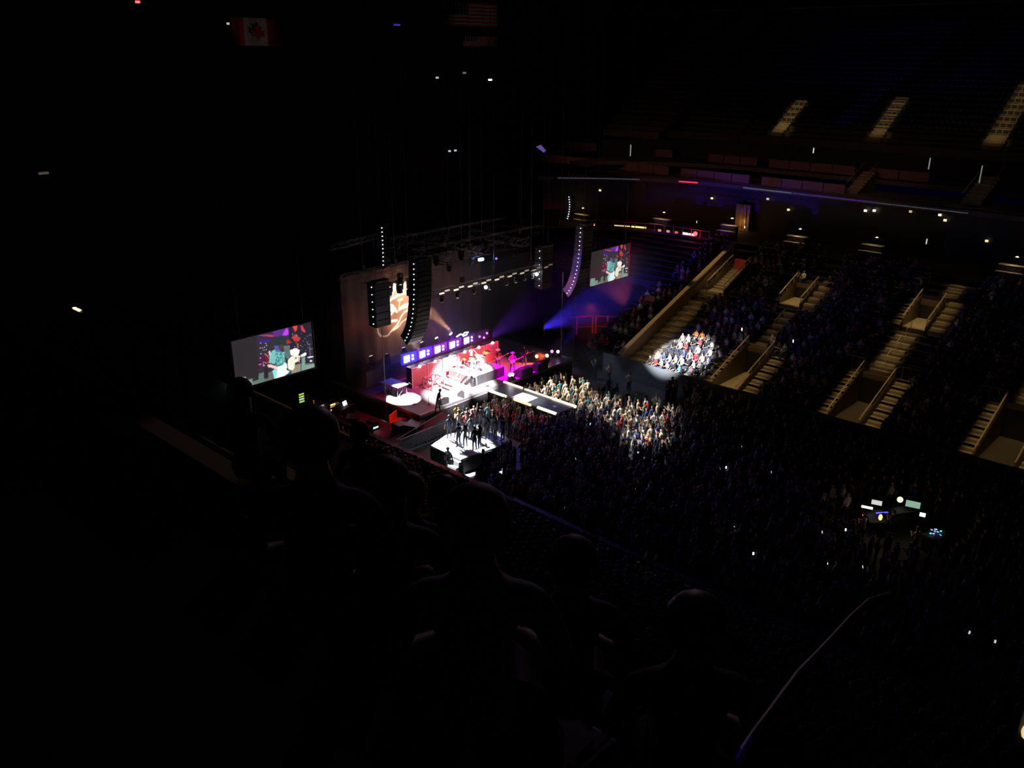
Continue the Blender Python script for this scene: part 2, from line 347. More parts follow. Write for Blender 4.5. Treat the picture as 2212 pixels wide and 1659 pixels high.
for i, x in enumerate((-48.7, -47.8, -46.9, -45.9, -45.2)):
    col = [(1, .4, .4), (1, .5, .5), (1, .12, .1), (1, .8, .8), (1, .55, .6)][i]
    tag(MB().box(-.16 if i < 3 else -.3, .16 if i < 3 else .3, -.05, .05, 0, .2).build('menu_screen', lit(col, [.7, .6, .8, 2.2, 1.9][i]), None, (x, curve(x, 74.4), 8.25)),
        'small glowing bar screen on the club level, %s from the left' % ['first', 'second', 'third', 'fourth', 'fifth'][i], 'screen', 'club level screens')
tag(MB().ball((0, 0, 0), .22, 10, 6).build('red_lamp', lit((1, .04, .05), 6), None, (-44.5, 73.9, 8.6)), 'bright red lamp at the right end of the club rail', 'lamp')
point('red_glow', (-44.6, 73.4, 8.7), 22, (1, .02, .02), .15)
spot('club_red', (-50, 70, 12), (-50, 76, 8.5), 160, (1, .05, .05), 80, .9)
# suites: counters with small lamps
CT = mat('counter_top', (.75, .68, .55), .4)
for i, (x, y, z, br) in enumerate([(-58.3, 76, 8.9, .8), (-49.6, 76, 9.2, 1), (-42, 76, 9.5, 1.4), (-35, 76, 9.4, 1), (-28, 76, 9.6, .6), (-17, 76, 9.6, .9)]):
    y = curve(x, y, -45, .015); nth = ['first', 'second', 'third', 'fourth', 'fifth', 'sixth'][i]
    t = empty('suite_counter', (x, y, 8.2), 0, 'pale lit suite counter, %s from the stage end' % nth, 'counter', 'suite counters')
    zt = z-8.2
    MB().box(-.95, .95, -.3, .3, zt-.06, zt).build('worktop', CT, t, bevel=.02); MB().box(-1.0, 1.0, -.75, -.35, zt-.55, zt-.49).build('shelf', CT, t, bevel=.02)
    MB().box(-.8, .8, -.25, .25, 0, zt-.06).build('cabinet', DARK, t)
    tl = empty('pendant_lamp', (x+.25, y-.1, z+.75), 0, 'tiny warm pendant lamp over the %s suite counter' % nth, 'lamp', 'suite pendant lamps')
    MB().tube([(0, 0, 0), (0, 0, -.08)], [.03, .14], 8).build('lamp_shade', lit((1, .75, .4), 3*br), tl); MB().tube([(0, 0, 0), (0, 0, 2.2)], .008, 4).build('cord', BLACK, tl)
    point('suite_lamp', (x+.05, y-.45, z+.35), 9*br, (1, .68, .35), .08)
for i, (x, z, s) in enumerate([(-57.9, 11.2, 1.2), (-47.0, 11.0, 1.4), (-40.8, 11.6, .8), (-38.5, 10.8, 1.2), (-31.0, 11.6, 3.5), (-30.2, 11.7, 4.0), (-24.5, 12.0, 2.4), (-24.0, 11.6, 1.5), (-27, 12, .6), (-20.4, 10.3, 1.2), (-14.4, 11, 1.6), (-13.6, 10.6, 1.8)]):
    tag(MB().box(-.12, .12, -.04, .04, -.09, .09).build('wall_lamp', lit((1, .75, .38), s), None, (x, curve(x, 80.9), z)), 'small warm lamp on the suite back wall, %s from the left' % ['1st','2nd','3rd','4th','5th','6th','7th','8th','9th','10th','11th','12th'][i], 'lamp', 'suite wall lamps')
wine = empty('wine_wall', (-43.2, 80.6, 8.2), 0, 'amber lit slatted drinks wall in the third suite', 'shelving')
MB().box(-.8, .8, 0, .3, 0, 2.6).build('cabinet', mat('amber_wood', (.35, .2, .08), .5), wine)
for k in range(5): MB().box(-.75+k*.37, -.70+k*.37, -.1, 0, .2, 2.5).build('slat', STEEL, wine)
point('bar_lamp', (-43.2, 79.9, 9.0), 14, (1, .55, .18), .1)
for i, (x, y, z, h) in enumerate([(-56.9, 84, 14.6, 1.2), (-38.1, 84, 16.0, .5), (-27.1, 84, 15.4, 1.0), (-22.7, 84, 14.6, 1.5), (-24.3, 78, 9.9, .45)]):
    tag(MB().box(-.04, .04, -.04, .04, 0, h).build('door_light', lit((.9, .9, .75), [.5, .7, .25, .2, .6][i]), None, (x, curve(x, y), z)), 'narrow pale vertical light behind the upper levels, %s from the left' % ['first', 'second', 'third', 'fifth', 'fourth'][i], 'light', 'narrow vertical lights')
for i, (x0, x1, y0, y1, z0, z1) in enumerate([(-33.4, -32.2, 81.5, 85.5, 12.9, 14.6), (-23.2, -21.6, 81.5, 86.5, 13.0, 15.0)]):
    t = empty('loge_steps', ((x0+x1)/2, y0, z0), 0, 'short railed steps between loge rows, %s flight' % ['left', 'right'][i], 'stairs', 'loge steps')
    b = MB(); hw = (x1-x0)/2
    for k in range(8): b.box(-hw, hw, (y1-y0)*k/8, (y1-y0)*(k+1)/8, 0, (z1-z0)*(k+1)/8)
    b.build('treads', STEP, t)
    for s in (-hw, hw): MB().tube([(s, 0, .9), (s, y1-y0, z1-z0+.9)], .04, 6).build('handrail', CAP, t)
    point('step_lamp', ((x0+x1)/2, y0-.8, z1+1.4), 7, (1, .7, .4), .1)
# ---------------------------------------------------------------- stage
t = empty('stage', (-46.5, 43.9, 0), 0, 'main concert stage deck in front of the tan backdrop', 'stage')
MB().box(-7.0, 4.1, -7.8, 8.9, 1.3, 1.5).build('deck', CARPET, t)
MB().box(4.02, 4.08, -7.8, 8.9, 0, 1.3).build('front_skirt', BLACK, t); MB().box(-7, 4.0, -7.8, -7.72, 0, 1.3).build('side_skirt', BLACK, t)
MB().box(-7, 4.0, 8.82, 8.9, 0, 1.3).build('side_skirt', BLACK, t)
MB().box(4.0, 4.14, -7.8, 8.9, 1.42, 1.52).build('edge_trim', STEEL, t)
t = empty('catwalk', (-39.1, 43.9, 0), 0, 'grey catwalk running from the stage into the floor crowd', 'stage')
MB().box(-3.25, 3.4, -1.02, 1.02, 1.35, 1.5).build('deck', mat('catwalk_deck', (.15, .155, .17), .35, scale=3), t)
for s in (-1, 1): MB().box(-3.25, 3.35, s*.98-.03, s*.98+.03, 0, 1.35).build('skirt', BLACK, t)
MB().box(3.34, 3.4, -1.0, 1.0, 0, 1.35).build('skirt', BLACK, t)
for a, b_, y, s in [(-3.6, -1.7, 1.0, 7), (-1.4, 1.25, .95, 3.2), (1.3, 3.5, .95, 9), (-3.2, -1.45, -1.05, 4), (-.7, 1.0, -1.05, 1.2), (1.6, 3.3, -1.0, 4)]:
    MB().box(a, b_, y-.07, y+.07, 1.42, 1.56).build('light_strip', lit((1, .82, .5), s), t)
MB().box(-1.05, .5, -.95, .35, 1.5, 1.53).build('lift_panel', mat('white_gloss', (.95, .95, .95), .3), t)
MB().box(2.3, 2.6, -.2, -.02, 1.5, 1.56).build('set_list', WHITEP, t)
spot('lift_light', (-44, 44.2, 12), (-39.4, 43.6, 1.5), 9000, WHITE, 8, .3)
# guitar amp wall, six tall cloth panels
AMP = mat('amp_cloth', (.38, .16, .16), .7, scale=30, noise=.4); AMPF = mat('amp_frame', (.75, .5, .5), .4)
for k in range(6):
    y = 39.05+1.56*k
    t = empty('speaker_cabinet', (-46.7, y+.78, 1.5), 0, 'tall pink-lit speaker stack in the wall behind the band, %s from the left' % ['first', 'second', 'third', 'fourth', 'fifth', 'sixth'][k], 'speaker', 'speaker wall')
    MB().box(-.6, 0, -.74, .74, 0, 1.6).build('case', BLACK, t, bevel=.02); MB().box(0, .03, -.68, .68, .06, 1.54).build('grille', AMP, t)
    b = MB()
    for s in (-1, 1): b.box(0, .05, s*.70-.035, s*.70+.035, 0, 1.6)
    b.box(0, .05, -.7, .7, 1.55, 1.6); b.box(0, .05, -.7, .7, 0, .05); b.build('frame', AMPF, t)
    MB().ball((.12, .0, 1.62), .11, 8, 6).build('lamp', lit((1, .75, .9), 16), t)
    # video panel strip behind
    t = empty('stage_led_wall', (-47.7, y+.78, 3.0), 0, 'blue and violet light panel with white lamps above the speaker wall, %s from the left' % ['first', 'second', 'third', 'fourth', 'fifth', 'sixth'][k], 'light', 'light panels')
    bl = [(.02, .02, 1), (.12, .0, 1), (.25, 0, .8), (.2, 0, 1), (.15, 0, .8), (.12, .02, .45)][k]
    MB().box(-.2, 0, -.70, .70, .1, .9).build('panel', lit(bl, [1.6, .9, .55, .4, .25, .1][k]), t)
    b = MB(); R = random.Random(k)
    if k < 5:
        for dy, dz, s in [(-.42, .63, .13), (-.42, .37, .13), (-.17, .65, .12), (-.17, .39, .12), (.28, .64, .07), (.28, .38, .07)]: b.box(0, .05, dy-s, dy+s, dz-s*.95, dz+s*.95)
    else:
        for dy, dz in [(-.4, .5), (.1, .3), (.45, .6)]: b.ball((.03, dy, dz), .1, 8, 5)
    b.build('lamp', lit((.95, .85, 1) if k < 5 else (.8, .2, 1), [14, 12, 9, 8, 5, 2.2][k]), t)
spot('blue_glow', (-47.7, 38.3, 4.1), (-47.9, 38.6, 2.4), 60, (.01, .01, 1), 150, .9)
spot('blue_glow', (-47.4, 44, 4.2), (-51, 45, 3.5), 260, (.15, 0, 1), 130, .9)
MB_r = MB()
tag(MB_r.tube([(0, -.6, 0), (0, -.2, .12), (0, .1, .02), (0, .3, .14), (0, .7, .1), (0, .5, -.08), (0, .1, -.1)], .05, 6).build('lit_scribble_sign', lit((.9, 1, 1), 5), None, (-47.7, 45.3, 4.06), smooth=True), 'white glowing squiggle on top of the light panels', 'sign')
# backdrop cloth, the projected gobo logo painted into its colour
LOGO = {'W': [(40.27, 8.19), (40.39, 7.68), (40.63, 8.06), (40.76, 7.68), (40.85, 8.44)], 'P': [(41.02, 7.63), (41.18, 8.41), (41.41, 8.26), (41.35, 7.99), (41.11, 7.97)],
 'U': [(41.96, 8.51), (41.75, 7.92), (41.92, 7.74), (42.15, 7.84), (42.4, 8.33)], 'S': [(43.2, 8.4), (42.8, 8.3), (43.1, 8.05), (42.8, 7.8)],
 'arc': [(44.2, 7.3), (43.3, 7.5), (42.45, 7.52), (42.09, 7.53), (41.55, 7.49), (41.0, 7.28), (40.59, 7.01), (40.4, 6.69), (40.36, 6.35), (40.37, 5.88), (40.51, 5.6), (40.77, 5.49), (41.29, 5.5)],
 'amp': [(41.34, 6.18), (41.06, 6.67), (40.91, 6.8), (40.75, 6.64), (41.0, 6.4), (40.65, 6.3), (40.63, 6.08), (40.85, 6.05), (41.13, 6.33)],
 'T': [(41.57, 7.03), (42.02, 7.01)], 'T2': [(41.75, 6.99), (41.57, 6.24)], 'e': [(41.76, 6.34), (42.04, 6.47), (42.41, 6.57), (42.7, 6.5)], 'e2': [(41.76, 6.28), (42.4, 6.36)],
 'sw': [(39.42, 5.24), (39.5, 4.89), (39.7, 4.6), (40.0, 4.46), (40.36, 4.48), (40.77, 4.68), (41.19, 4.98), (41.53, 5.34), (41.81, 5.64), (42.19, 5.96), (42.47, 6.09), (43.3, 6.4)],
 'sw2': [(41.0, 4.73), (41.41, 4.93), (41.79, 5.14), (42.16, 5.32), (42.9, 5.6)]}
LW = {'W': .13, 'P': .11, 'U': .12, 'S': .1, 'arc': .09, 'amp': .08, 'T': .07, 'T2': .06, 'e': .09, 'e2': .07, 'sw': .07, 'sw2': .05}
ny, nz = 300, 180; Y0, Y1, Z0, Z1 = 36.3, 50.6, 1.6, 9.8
ys = np.linspace(Y0, Y1, ny); zs = np.linspace(Z0, Z1, nz); YY, ZZ = np.meshgrid(ys, zs); gobo = np.zeros_like(YY)
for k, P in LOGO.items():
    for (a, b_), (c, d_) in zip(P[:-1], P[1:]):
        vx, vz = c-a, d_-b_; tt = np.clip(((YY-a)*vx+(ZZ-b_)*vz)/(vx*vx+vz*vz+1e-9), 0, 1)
        dd = np.hypot(YY-a-tt*vx, ZZ-b_-tt*vz); gobo = np.maximum(gobo, np.clip((LW[k]*1.25-dd)/.03, 0, 1))
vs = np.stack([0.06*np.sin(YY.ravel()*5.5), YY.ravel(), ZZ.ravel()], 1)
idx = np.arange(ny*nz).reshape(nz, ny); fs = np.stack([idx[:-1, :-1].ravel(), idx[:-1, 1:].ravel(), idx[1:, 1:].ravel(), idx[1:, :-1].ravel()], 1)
def grid_mesh(name, vs, fs, cols, m):
    me = bpy.data.meshes.new(name); me.from_pydata(vs.tolist(), [], fs.tolist())
    at = me.color_attributes.new('print', 'FLOAT_COLOR', 'POINT'); at.data.foreach_set('color', np.concatenate([cols, np.ones((len(cols), 1))], 1).astype('f').ravel())
    me.materials.append(m); me.polygons.foreach_set('use_smooth', [True]*len(fs)); me.update(); return me
mc = bpy.data.materials.new('gobo_tinted_cloth'); mc.use_nodes = True; nt = mc.node_tree; bs = nt.nodes['Principled BSDF']; bs.inputs['Roughness'].default_value = .9
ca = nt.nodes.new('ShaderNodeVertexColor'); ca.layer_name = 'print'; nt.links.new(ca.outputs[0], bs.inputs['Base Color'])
base = np.array([.15, .088, .058]); gobo_col = np.array([.95, .9, .8]); i1 = gobo.ravel()[:, None]
o = bpy.data.objects.new('backdrop', grid_mesh('backdrop', vs, fs, base*(1-i1)+gobo_col*i1, mc)); C.objects.link(o); o.location.x = -50.9
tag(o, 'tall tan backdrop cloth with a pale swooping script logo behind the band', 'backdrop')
spot('backdrop_light', (-49.2, 41.9, 9.2), (-50.9, 41.5, 6.9), 3800, (1, .60, .38), 66, .9)
spot('backdrop_light', (-48.2, 41.2, 3.6), (-50.9, 41.4, 6.3), 1500, (1, .55, .38), 60, .9)
spot('backdrop_wash', (-48.6, 38.4, 9.0), (-50.9, 38.2, 5), 22, (1, .6, .45), 90, .9)
# uplights standing on the rear riser
tag(MB().box(-50.4, -48.9, 36.6, 50, 1.5, 2.9).build('rear_riser', BLACK), 'black riser carrying the floor lamps in front of the backdrop', 'riser')
def moving_head(name, loc, target, label, group, lens, es, cat='stage light', hang=True, sc_=1.0):
    t = empty(name, loc, 0, label, cat, group); s = 1 if hang else -1; s *= sc_; u = abs(sc_)
    MB().box(-.17*u, .17*u, -.17*u, .17*u, min(0, -.18*s), max(0, -.18*s)).build('base', BLACK, t, bevel=.02)
    y = MB()
    for q in (-1, 1): y.box(-.05*u, .05*u, q*.2*u-.03*u, q*.2*u+.03*u, min(-.18*s, -.55*s), max(-.18*s, -.55*s))
    y.box(-.05*u, .05*u, -.22*u, .22*u, min(-.18*s, -.22*s), max(-.18*s, -.22*s)); y.build('yoke', BLACK, t)
    d = (Vector(target)-Vector(loc)).normalized(); c = Vector((0, 0, -.5*s))
    MB().tube([c-d*.22*u, c-d*.1*u, c+d*.2*u], [.1*u, .15*u, .17*u], 12).build('head', DARK, t)
    MB().disc(c+d*.195*u, d, .145*u, .02, 12).build('lens', lit(lens, es), t)
    return t
UPC = (1, .42, .2)
for k, (y, z, e, p) in enumerate([(37.8, 3.0, 1.6, 70), (39.3, 2.8, .35, 120), (41.0, 2.9, 1.2, 300), (42.9, 2.9, 1.6, 400), (44.5, 2.9, 5, 900), (46.1, 2.9, 28, 5200)]):
    tg = (-50.9, y-[.3, .2, .5, .9, 1.6, 2.4][k], 6.4); nth = ['first', 'second', 'third', 'fourth', 'fifth', 'sixth and brightest'][k]
    moving_head('floor_lamp', (-49.7, y, z), tg, 'warm floor lamp aiming up at the backdrop, %s from the left' % nth, 'backdrop floor lamps', (1, .72, .5), e, hang=False)
    spot('uplight', (-49.6, y, z+.75), (tg[0], tg[1], tg[2]), p*1.5, UPC, [20, 12, 14, 16, 20, 26][k], .7, .08)
# drum riser, steps, kit and band gear
t = empty('drum_riser', (-45.0, 44.2, 1.5), 0, 'raised drum platform at the middle of the speaker wall', 'riser')
MB().box(-1.3, 1.3, -1.7, 1.7, 0, .75).build('platform', mat('riser_grey', (.4, .38, .38), .5), t)
MB().box(1.3, 1.36, -1.7, 1.7, .02, .75).build('front_panel', BLACK, t)
t = empty('riser_steps', (-44.9, 41.6, 1.5), 0, 'open metal steps leading up to the drum platform', 'stairs')
for k in range(4):
    MB().box(-.6, .6, -.9+k*.28, -.68+k*.28, .15+.17*k, .19+.17*k).build('tread', ALU, t)
for s in (-.6, .6): MB().tube([(s, -.95, 0), (s, .25, .75), (s, .25, 1.3), (s, -.9, .6)], .03, 6).build('side_rail', ALU, t)
DR = mat('drum_shell', (.75, .7, .75), .25); SK = mat('drum_skin', (.9, .9, .88), .4); CYM = mat('cymbal_brass', (.8, .6, .25), .25, .9)
kit = empty('drum_kit', (-44.8, 44.2, 2.25), 0, 'white drum kit with brass cymbals on the raised platform', 'drum kit')
def drum(p, d, r, h):
    o = MB().disc(p, d, r, h, 18).build('drum', DR, kit); MB().disc(Vector(p)+Vector(d).normalized()*(h), d, r*.97, .015, 18).build('drum_head', SK, o)
drum((.25, 0, .3), (1, 0, 0), .29, .42); drum((-.1, -.35, .62), (.25, .1, 1), .17, .2); drum((-.1, .1, .66), (.25, -.1, 1), .17, .2); drum((-.3, -.6, .5), (0, 0, 1), .18, .16); drum((-.2, .65, .35), (0, 0, 1), .22, .38); drum((-.5, .95, .35), (0, 0, 1), .22, .38)
for x, y, z, r in [(.2, -.85, 1.05, .24), (.3, -.35, 1.25, .22), (.3, .5, 1.25, .24), (0, 1.05, 1.1, .25), (-.5, -1.0, .9, .17)]:
    o = MB().tube([(x, y, z), (x+.01, y, z+.03)], [r, .04], 18).build('cymbal', CYM, kit)
    q = MB(); q.tube([(x, y, 0), (x, y, z)], .014, 5)
    for a in range(3): q.tube([(x, y, .35), (x+.25*math.cos(a*2.1), y+.25*math.sin(a*2.1), 0)], .012, 4)
    q.build('stand', STEEL, o)
for k, (x, y, label) in enumerate([(-45.7, 40.4, 'open metal road frame at the left of the speaker wall'), ]):
    t = empty('open_frame', (x, y, 1.5), 0, label, 'frame'); b = MB()
    for X in (-.5, .5):
        for Y in (-.6, .6): b.box(X-.04, X+.04, Y-.04, Y+.04, 0, .8)
    for z in (.05, .8):
        for Y in (-.6, .6): b.box(-.5, .5, Y-.04, Y+.04, z-.04, z+.04)
        for X in (-.5, .5): b.box(X-.04, X+.04, -.6, .6, z-.04, z+.04)
    b.build('frame_bars', mat('red_frame', (.7, .3, .3), .4), t)
t = empty('keyboard_table', (-46.9, 37.6, 1.5), .05, 'white topped table on a small truss at the near end of the stage', 'table')
MB().box(-.95, .95, -.55, .55, .78, .84).build('table_top', WHITEP, t, bevel=.015)
b = MB()
for Y in (-.45, .45):
    for X in (-.8, -.3, .3, .8): b.tube([(X, Y, 0), (X, Y, .78)], .025, 6)
    b.tube([(-.8, Y, 0), (-.3, Y, .78), (.3, Y, 0), (.8, Y, .78)], .018, 5)
for X in (-.8, .8): b.tube([(X, -.45, 0), (X, .45, .78)], .018, 5)
b.build('truss_legs', ALU, t)
def wedge(loc, rz, label, m=BLACK, s=1):
    t = empty('floor_monitor', loc, rz, label, 'speaker', 'floor monitors')
    MB().prism([(-.3*s, 0), (.3*s, 0), (.3*s, .16*s), (-.12*s, .46*s), (-.3*s, .42*s)], 'y', -.38*s, .38*s).build('case', m, t, bevel=.01)
    MB().add([(.305*s, -.34*s, .19*s), (.305*s, .34*s, .19*s), (-.1*s, .34*s, .475*s), (-.1*s, -.34*s, .475*s)], [(0, 1, 2, 3)]).build('grille', STEEL, t)
wedge((-42.8, 40.9, 1.5), math.pi, 'grey floor monitor on the stage lip left of the catwalk', mat('grey_case', (.15, .15, .16), .6), 1.3)
wedge((-42.9, 38.7, 1.5), math.pi, 'dark floor monitor near the leaning guard')
wedge((-42.7, 47.0, 1.5), math.pi, 'black floor monitor right of the catwalk, nearer one', s=1.7); wedge((-42.7, 48.9, 1.5), math.pi, 'black floor monitor right of the catwalk, farther one', s=1.6)
for i, (x, y, z, c, e, d) in enumerate([(-44.0, 50.2, 1.5, (1, .25, .12), 34, (-46, 46, 1.5)), (-43.5, 50.9, 1.5, (1, .35, .15), 40, (-45, 46, 1.5)), (-43.9, 52.0, 1.5, (1, .25, .9), 5, (-46, 62, 4)), (-43.5, 52.3, 1.5, (.7, .45, 1), 16, (-44, 62, 4)), (-42.6, 45.5, 1.5, (.95, .75, 1), 30, (-38, 42, 3)), (-42.5, 45.7, 1.5, (.95, .75, 1), 18, (-38, 44, 1))]):
    moving_head('deck_light', (x, y, z), (-30, 20, 12) if i in (0, 1, 4, 5) else (-36, 30, 9), ['orange glaring deck light, left of the pair at the far end of the stage', 'orange glaring deck light, right of the pair', 'small pink deck light at the far end of the stage', 'violet deck light throwing a blue beam off the far end', 'pale violet deck light at the start of the catwalk, upper', 'pale violet deck light at the start of the catwalk, lower'][i], 'deck lights', c, e*.5, hang=False, sc_=.9)
spot('blue_beam', (-43.5, 52.4, 2.2), (-45.2, 58, 3.4), 1500, (.04, .03, 1), 16, .5, .05)
spot('pink_beam', (-43.9, 52.1, 2.2), (-47, 58, 4.0), 300, (.6, .03, 1), 12, .5, .05)
spot('haze_blue', (-47.5, 54.6, 2.5), (-45.5, 66, 5.0), 8000, (.06, .03, 1), 40, .8)
spot('haze_violet', (-50, 50.5, 2.0), (-49, 56, 4.5), 900, (.25, .03, 1), 44, .8)
for i, (x, y, z) in enumerate([(-43.4, 41.6, 0), (-44.1, 39.6, 0), (-43.5, 37.9, 0), (-43.0, 43.4, 0), (-44.2, 37.2, 0)]):
    t = empty('microphone_stand', (x, y, 1.5), i, 'thin microphone stand on the bright stage, %s from the left' % ['fourth', 'third', 'second', 'fifth', 'first'][i], 'mic stand', 'mic stands'); b = MB()
    b.tube([(0, 0, .02), (0, 0, 1.45)], .014, 5); b.disc((0, 0, 0), (0, 0, 1), .15, .02, 12); b.tube([(0, 0, 1.4), (.25, 0, 1.6)], .012, 5); b.build('stand', BLACK, t)
    MB().tube([(.25, 0, 1.6), (.38, 0, 1.68)], [.02, .035], 8).build('microphone', DARK, t)
# barricade between floor and stage
def barricade(x, y, rz, L, label, h=1.15):
    t = empty('crowd_barrier', (x, y, 0), rz, label, 'barrier', 'crowd barriers'); b = MB()
    for z in (.12, h): b.tube([(0, 0, z), (0, L, z)], .035, 6)
    b.build('rail', ALU, t); b = MB(); n = int(L/.13)
    for k in range(n+1): b.tube([(0, L*k/n, .12), (0, L*k/n, h)], .010, 4, cap=False)
    b.build('bars', STEEL, t); MB().box(-.5, 0, 0, L, 0, .03).build('step_plate', ALU, t); return t
for k in range(4): barricade(-40.9, 33.0+1.2*k, 0, 1.15, 'steel crowd barrier beside the lit guest platform, %s from the near boards' % ['first', 'second', 'third', 'fourth'][k])
for k in range(3): barricade(-41.2, 38.2+1.3*k, 0, 1.25, 'steel crowd barrier in front of the stage lip, %s from the catwalk' % ['third', 'second', 'nearest'][k])
for k in range(4): barricade(-34.4+.0*k, 46.4+1.35*k, .35, 1.3, 'crowd barrier in the far pit by the white tables, %s of four' % ['first', 'second', 'third', 'fourth'][k])
# ramp side stage
t = empty('side_ramp', (-42.3, 36.2, 0), 0, 'dark side ramp between stage corner and barrier', 'ramp')
MB().prism([(-3.1, .0), (-3.1, .55), (1.7, 1.3), (1.7, 0)], 'x', -.1, 1.0).build('ramp_deck', mat('ramp_dark', (.16, .16, .18), .5), t)
MB().tube([(.95, -3.1, 1.0), (.95, 1.7, 1.8)], .035, 6).build('handrail', ALU, t)
# guest platform
t = empty('guest_platform', (-37.5, 36, 0), 0, 'white floored guest platform with dark skirts at the near boards', 'platform')
P = [(-1.5, -1.95), (1.45, -2.05), (1.8, 1.0), (1.6, 2.1), (-1.3, 2.4), (-2.0, -.1)]
MB().prism(P, 'z', .9, 1.0).build('deck', mat('white_deck', (.85, .86, .86), .45), t)
MB().prism([(-1.48, .0), (1.02, .0), (1.02, .9), (-1.48, .9)], 'y', -2.0, -1.94).build('dark_skirt', mat('skirt_green_black', (.04, .055, .055), .8), t)
MB().prism([(p*.97, q*.97) for p, q in P], 'z', 0, .9).build('base', DARK, t)
MB().tube([(1.83, .9, 0), (1.83, .9, 1.02)], .04, 8).build('corner_post', WHITEP, t)
t = empty('platform_steps', (-36.3, 33.9, 0), 0, 'bright white steps at the near corner of the guest platform', 'stairs')
for k in range(3): MB().box(-.42, .36, -.25*(k+1), .0, 0, 1.0-.30*(k)-.10).build('step', mat('white_step', (.9, .9, .9), .5), t)
t = empty('banner', (-35.95, 33.95, .0), 0, 'dark banner with grey arena lettering on the side of the guest platform', 'banner')
a0, a1 = Vector((.04, .05, 0)), Vector((.35, 2.35, 0)); dv = (a1-a0).normalized(); L = (a1-a0).length; ang = math.atan2(dv.y, dv.x)
b = MB(); b.prism([(0, .12), (L, .12), (L, .98), (.06, .98), (0, .92)], 'y', -.03, 0); bo = b.build('cloth', mat('banner_black', (.018, .018, .022), .6), t); bo.location = a0; bo.rotation_euler.z = ang
def text(s, size, m, parent=None, loc=(0, 0, 0), rot=(0, 0, 0), name='lettering', ext=.005):
    cu = bpy.data.curves.new(name, 'FONT'); cu.body = s; cu.size = size; cu.extrude = ext; cu.resolution_u = 2; cu.align_x = 'CENTER'
    tmp = bpy.data.objects.new('tmp', cu); C.objects.link(tmp); dg = bpy.context.evaluated_depsgraph_get(); dg.update()
    me = bpy.data.meshes.new_from_object(tmp.evaluated_get(dg)); bpy.data.objects.remove(tmp)
    me.materials.clear(); me.materials.append(m); o = bpy.data.objects.new(name, me); C.objects.link(o); o.location = loc; o.rotation_euler = rot
    if parent: o.parent = parent
    return o
text('@ROGERSPLACE', .29, mat('grey_print', (.16, .16, .17), .6), bo, (L*.5, -.035, .5), (math.pi/2, 0, 0))
tag(MB().prism([(-36.0, 33.3), (-35.45, 33.2), (-34.95, 35.9), (-35.35, 36.1)], 'z', .0, .02).build('lit_floor_patch', mat('white_deck', (.85, .86, .86))), 'white sheet imitating lit floor along the foot of the banner', 'lit floor patch')  # white sheet paints the brightly lit strip of floor
spot('floor_spill', (-40, 30, 18), (-36.1, 33.8, .4), 48000, WHITE, 5.5, .4)
# small bright tables in the far pit
for i, (x, y) in enumerate([(-29.3, 43.9), (-27.2, 44.9)]):
    t = empty('merch_table', (x, y, 0), .5, 'bright white table among the floor crowd, %s one' % ['left', 'right'][i], 'table', 'white tables on the floor')
    MB().box(-.6, .6, -.35, .35, .9, .95).build('table_top', WHITEP, t)
    for X in (-.5, .5): MB().box(X-.03, X+.03, -.25, .25, 0, .9).build('leg', STEEL, t)
# side of stage gear
def led_rack(loc, label, cols, s=1.0, emit=2):
    t = empty('equipment_rack', loc, 0, label, 'equipment rack', 'backstage racks'); MB().box(-.35, .35, -.3, .3, 0, 1.1*s).build('case', BLACK, t, bevel=.02)
    for k, c in enumerate(cols): MB().box(.35, .37, -.22, .22, .15+k*.2, .27+k*.2).build('lit_display', lit(c, emit), t)
led_rack((-53.6, 33.7, 0), 'backstage rack with green and white lit displays', [(.4, .8, .1), (.7, .7, .5), (.35, .9, .1), (.5, .6, .2)], 1, .9)
led_rack((-52.2, 34.0, 0), 'backstage rack with red and orange displays', [(.5, .1, .05), (.8, .3, .1), (.6, .2, .08)], 1, .6)
led_rack((-51.4, 34.1, 0), 'backstage rack with blue-white display', [(.5, .6, .9), (.6, .3, .2)], 1, .8)
led_rack((-50.6, 34.4, 0), 'backstage rack with bright orange displays at the row end', [(1, .4, .1), (1, .5, .2), (1, .7, .3)], 1, 1.3)
def laptop(loc, rz, label, c, e, s=1):
    t = empty('laptop', loc, rz, label, 'laptop', 'laptops'); MB().box(-.12*s, .12*s, -.17*s, .17*s, 0, .02).build('keyboard', DARK, t)
    MB().prism([(-.13*s, .02), (-.11*s, .02), (-.20*s, .26*s), (-.22*s, .26*s)], 'y', -.18*s, .18*s).build('screen', lit(c, e), t)
t = empty('tech_desk', (-48.8, 34.3, 0), .2, 'small dark desk beside the stage under the white laptop', 'desk'); MB().box(-.5, .5, -.8, .8, .9, .95).build('desk_top', DARK, t)
for X in (-.45, .45): MB().box(X-.03, X+.03, -.7, .7, 0, .9).build('leg', BLACK, t)
laptop((-48.6, 34.5, .95), .3, 'glowing white laptop on the desk left of the stage', (.85, 1, .95), 2.0, 1.2)
led_rack((-45.7, 35.0-.5, 0), 'low rack with pale blue displays near the red seat', [(.5, .8, .9)], .6, 1.5)
t = empty('monitor_console', (-43.8, 35.3, 0), .4, 'red-lit mixing desk with upright lid beside the stage', 'mixing desk')
MB().box(-.35, .35, -.55, .55, .8, .95).build('desk_top', mat('red_gloss', (.6, .12, .05), .4), t); MB().box(-.42, -.35, -.55, .55, .8, 1.5).build('lid', MATS['red_gloss'], t)
for Y in (-.5, .5): MB().box(-.3, .3, Y-.04, Y+.04, 0, .8).build('leg', BLACK, t)
spot('console_glow', (-42.3, 34.6, 2.6), (-43.9, 35.3, 1), 160, (1, .08, .02), 60, .7)
spot('red_floor', (-45, 37, 8), (-46.5, 34.4, 0), 900, (1, .04, .08), 45, .9)
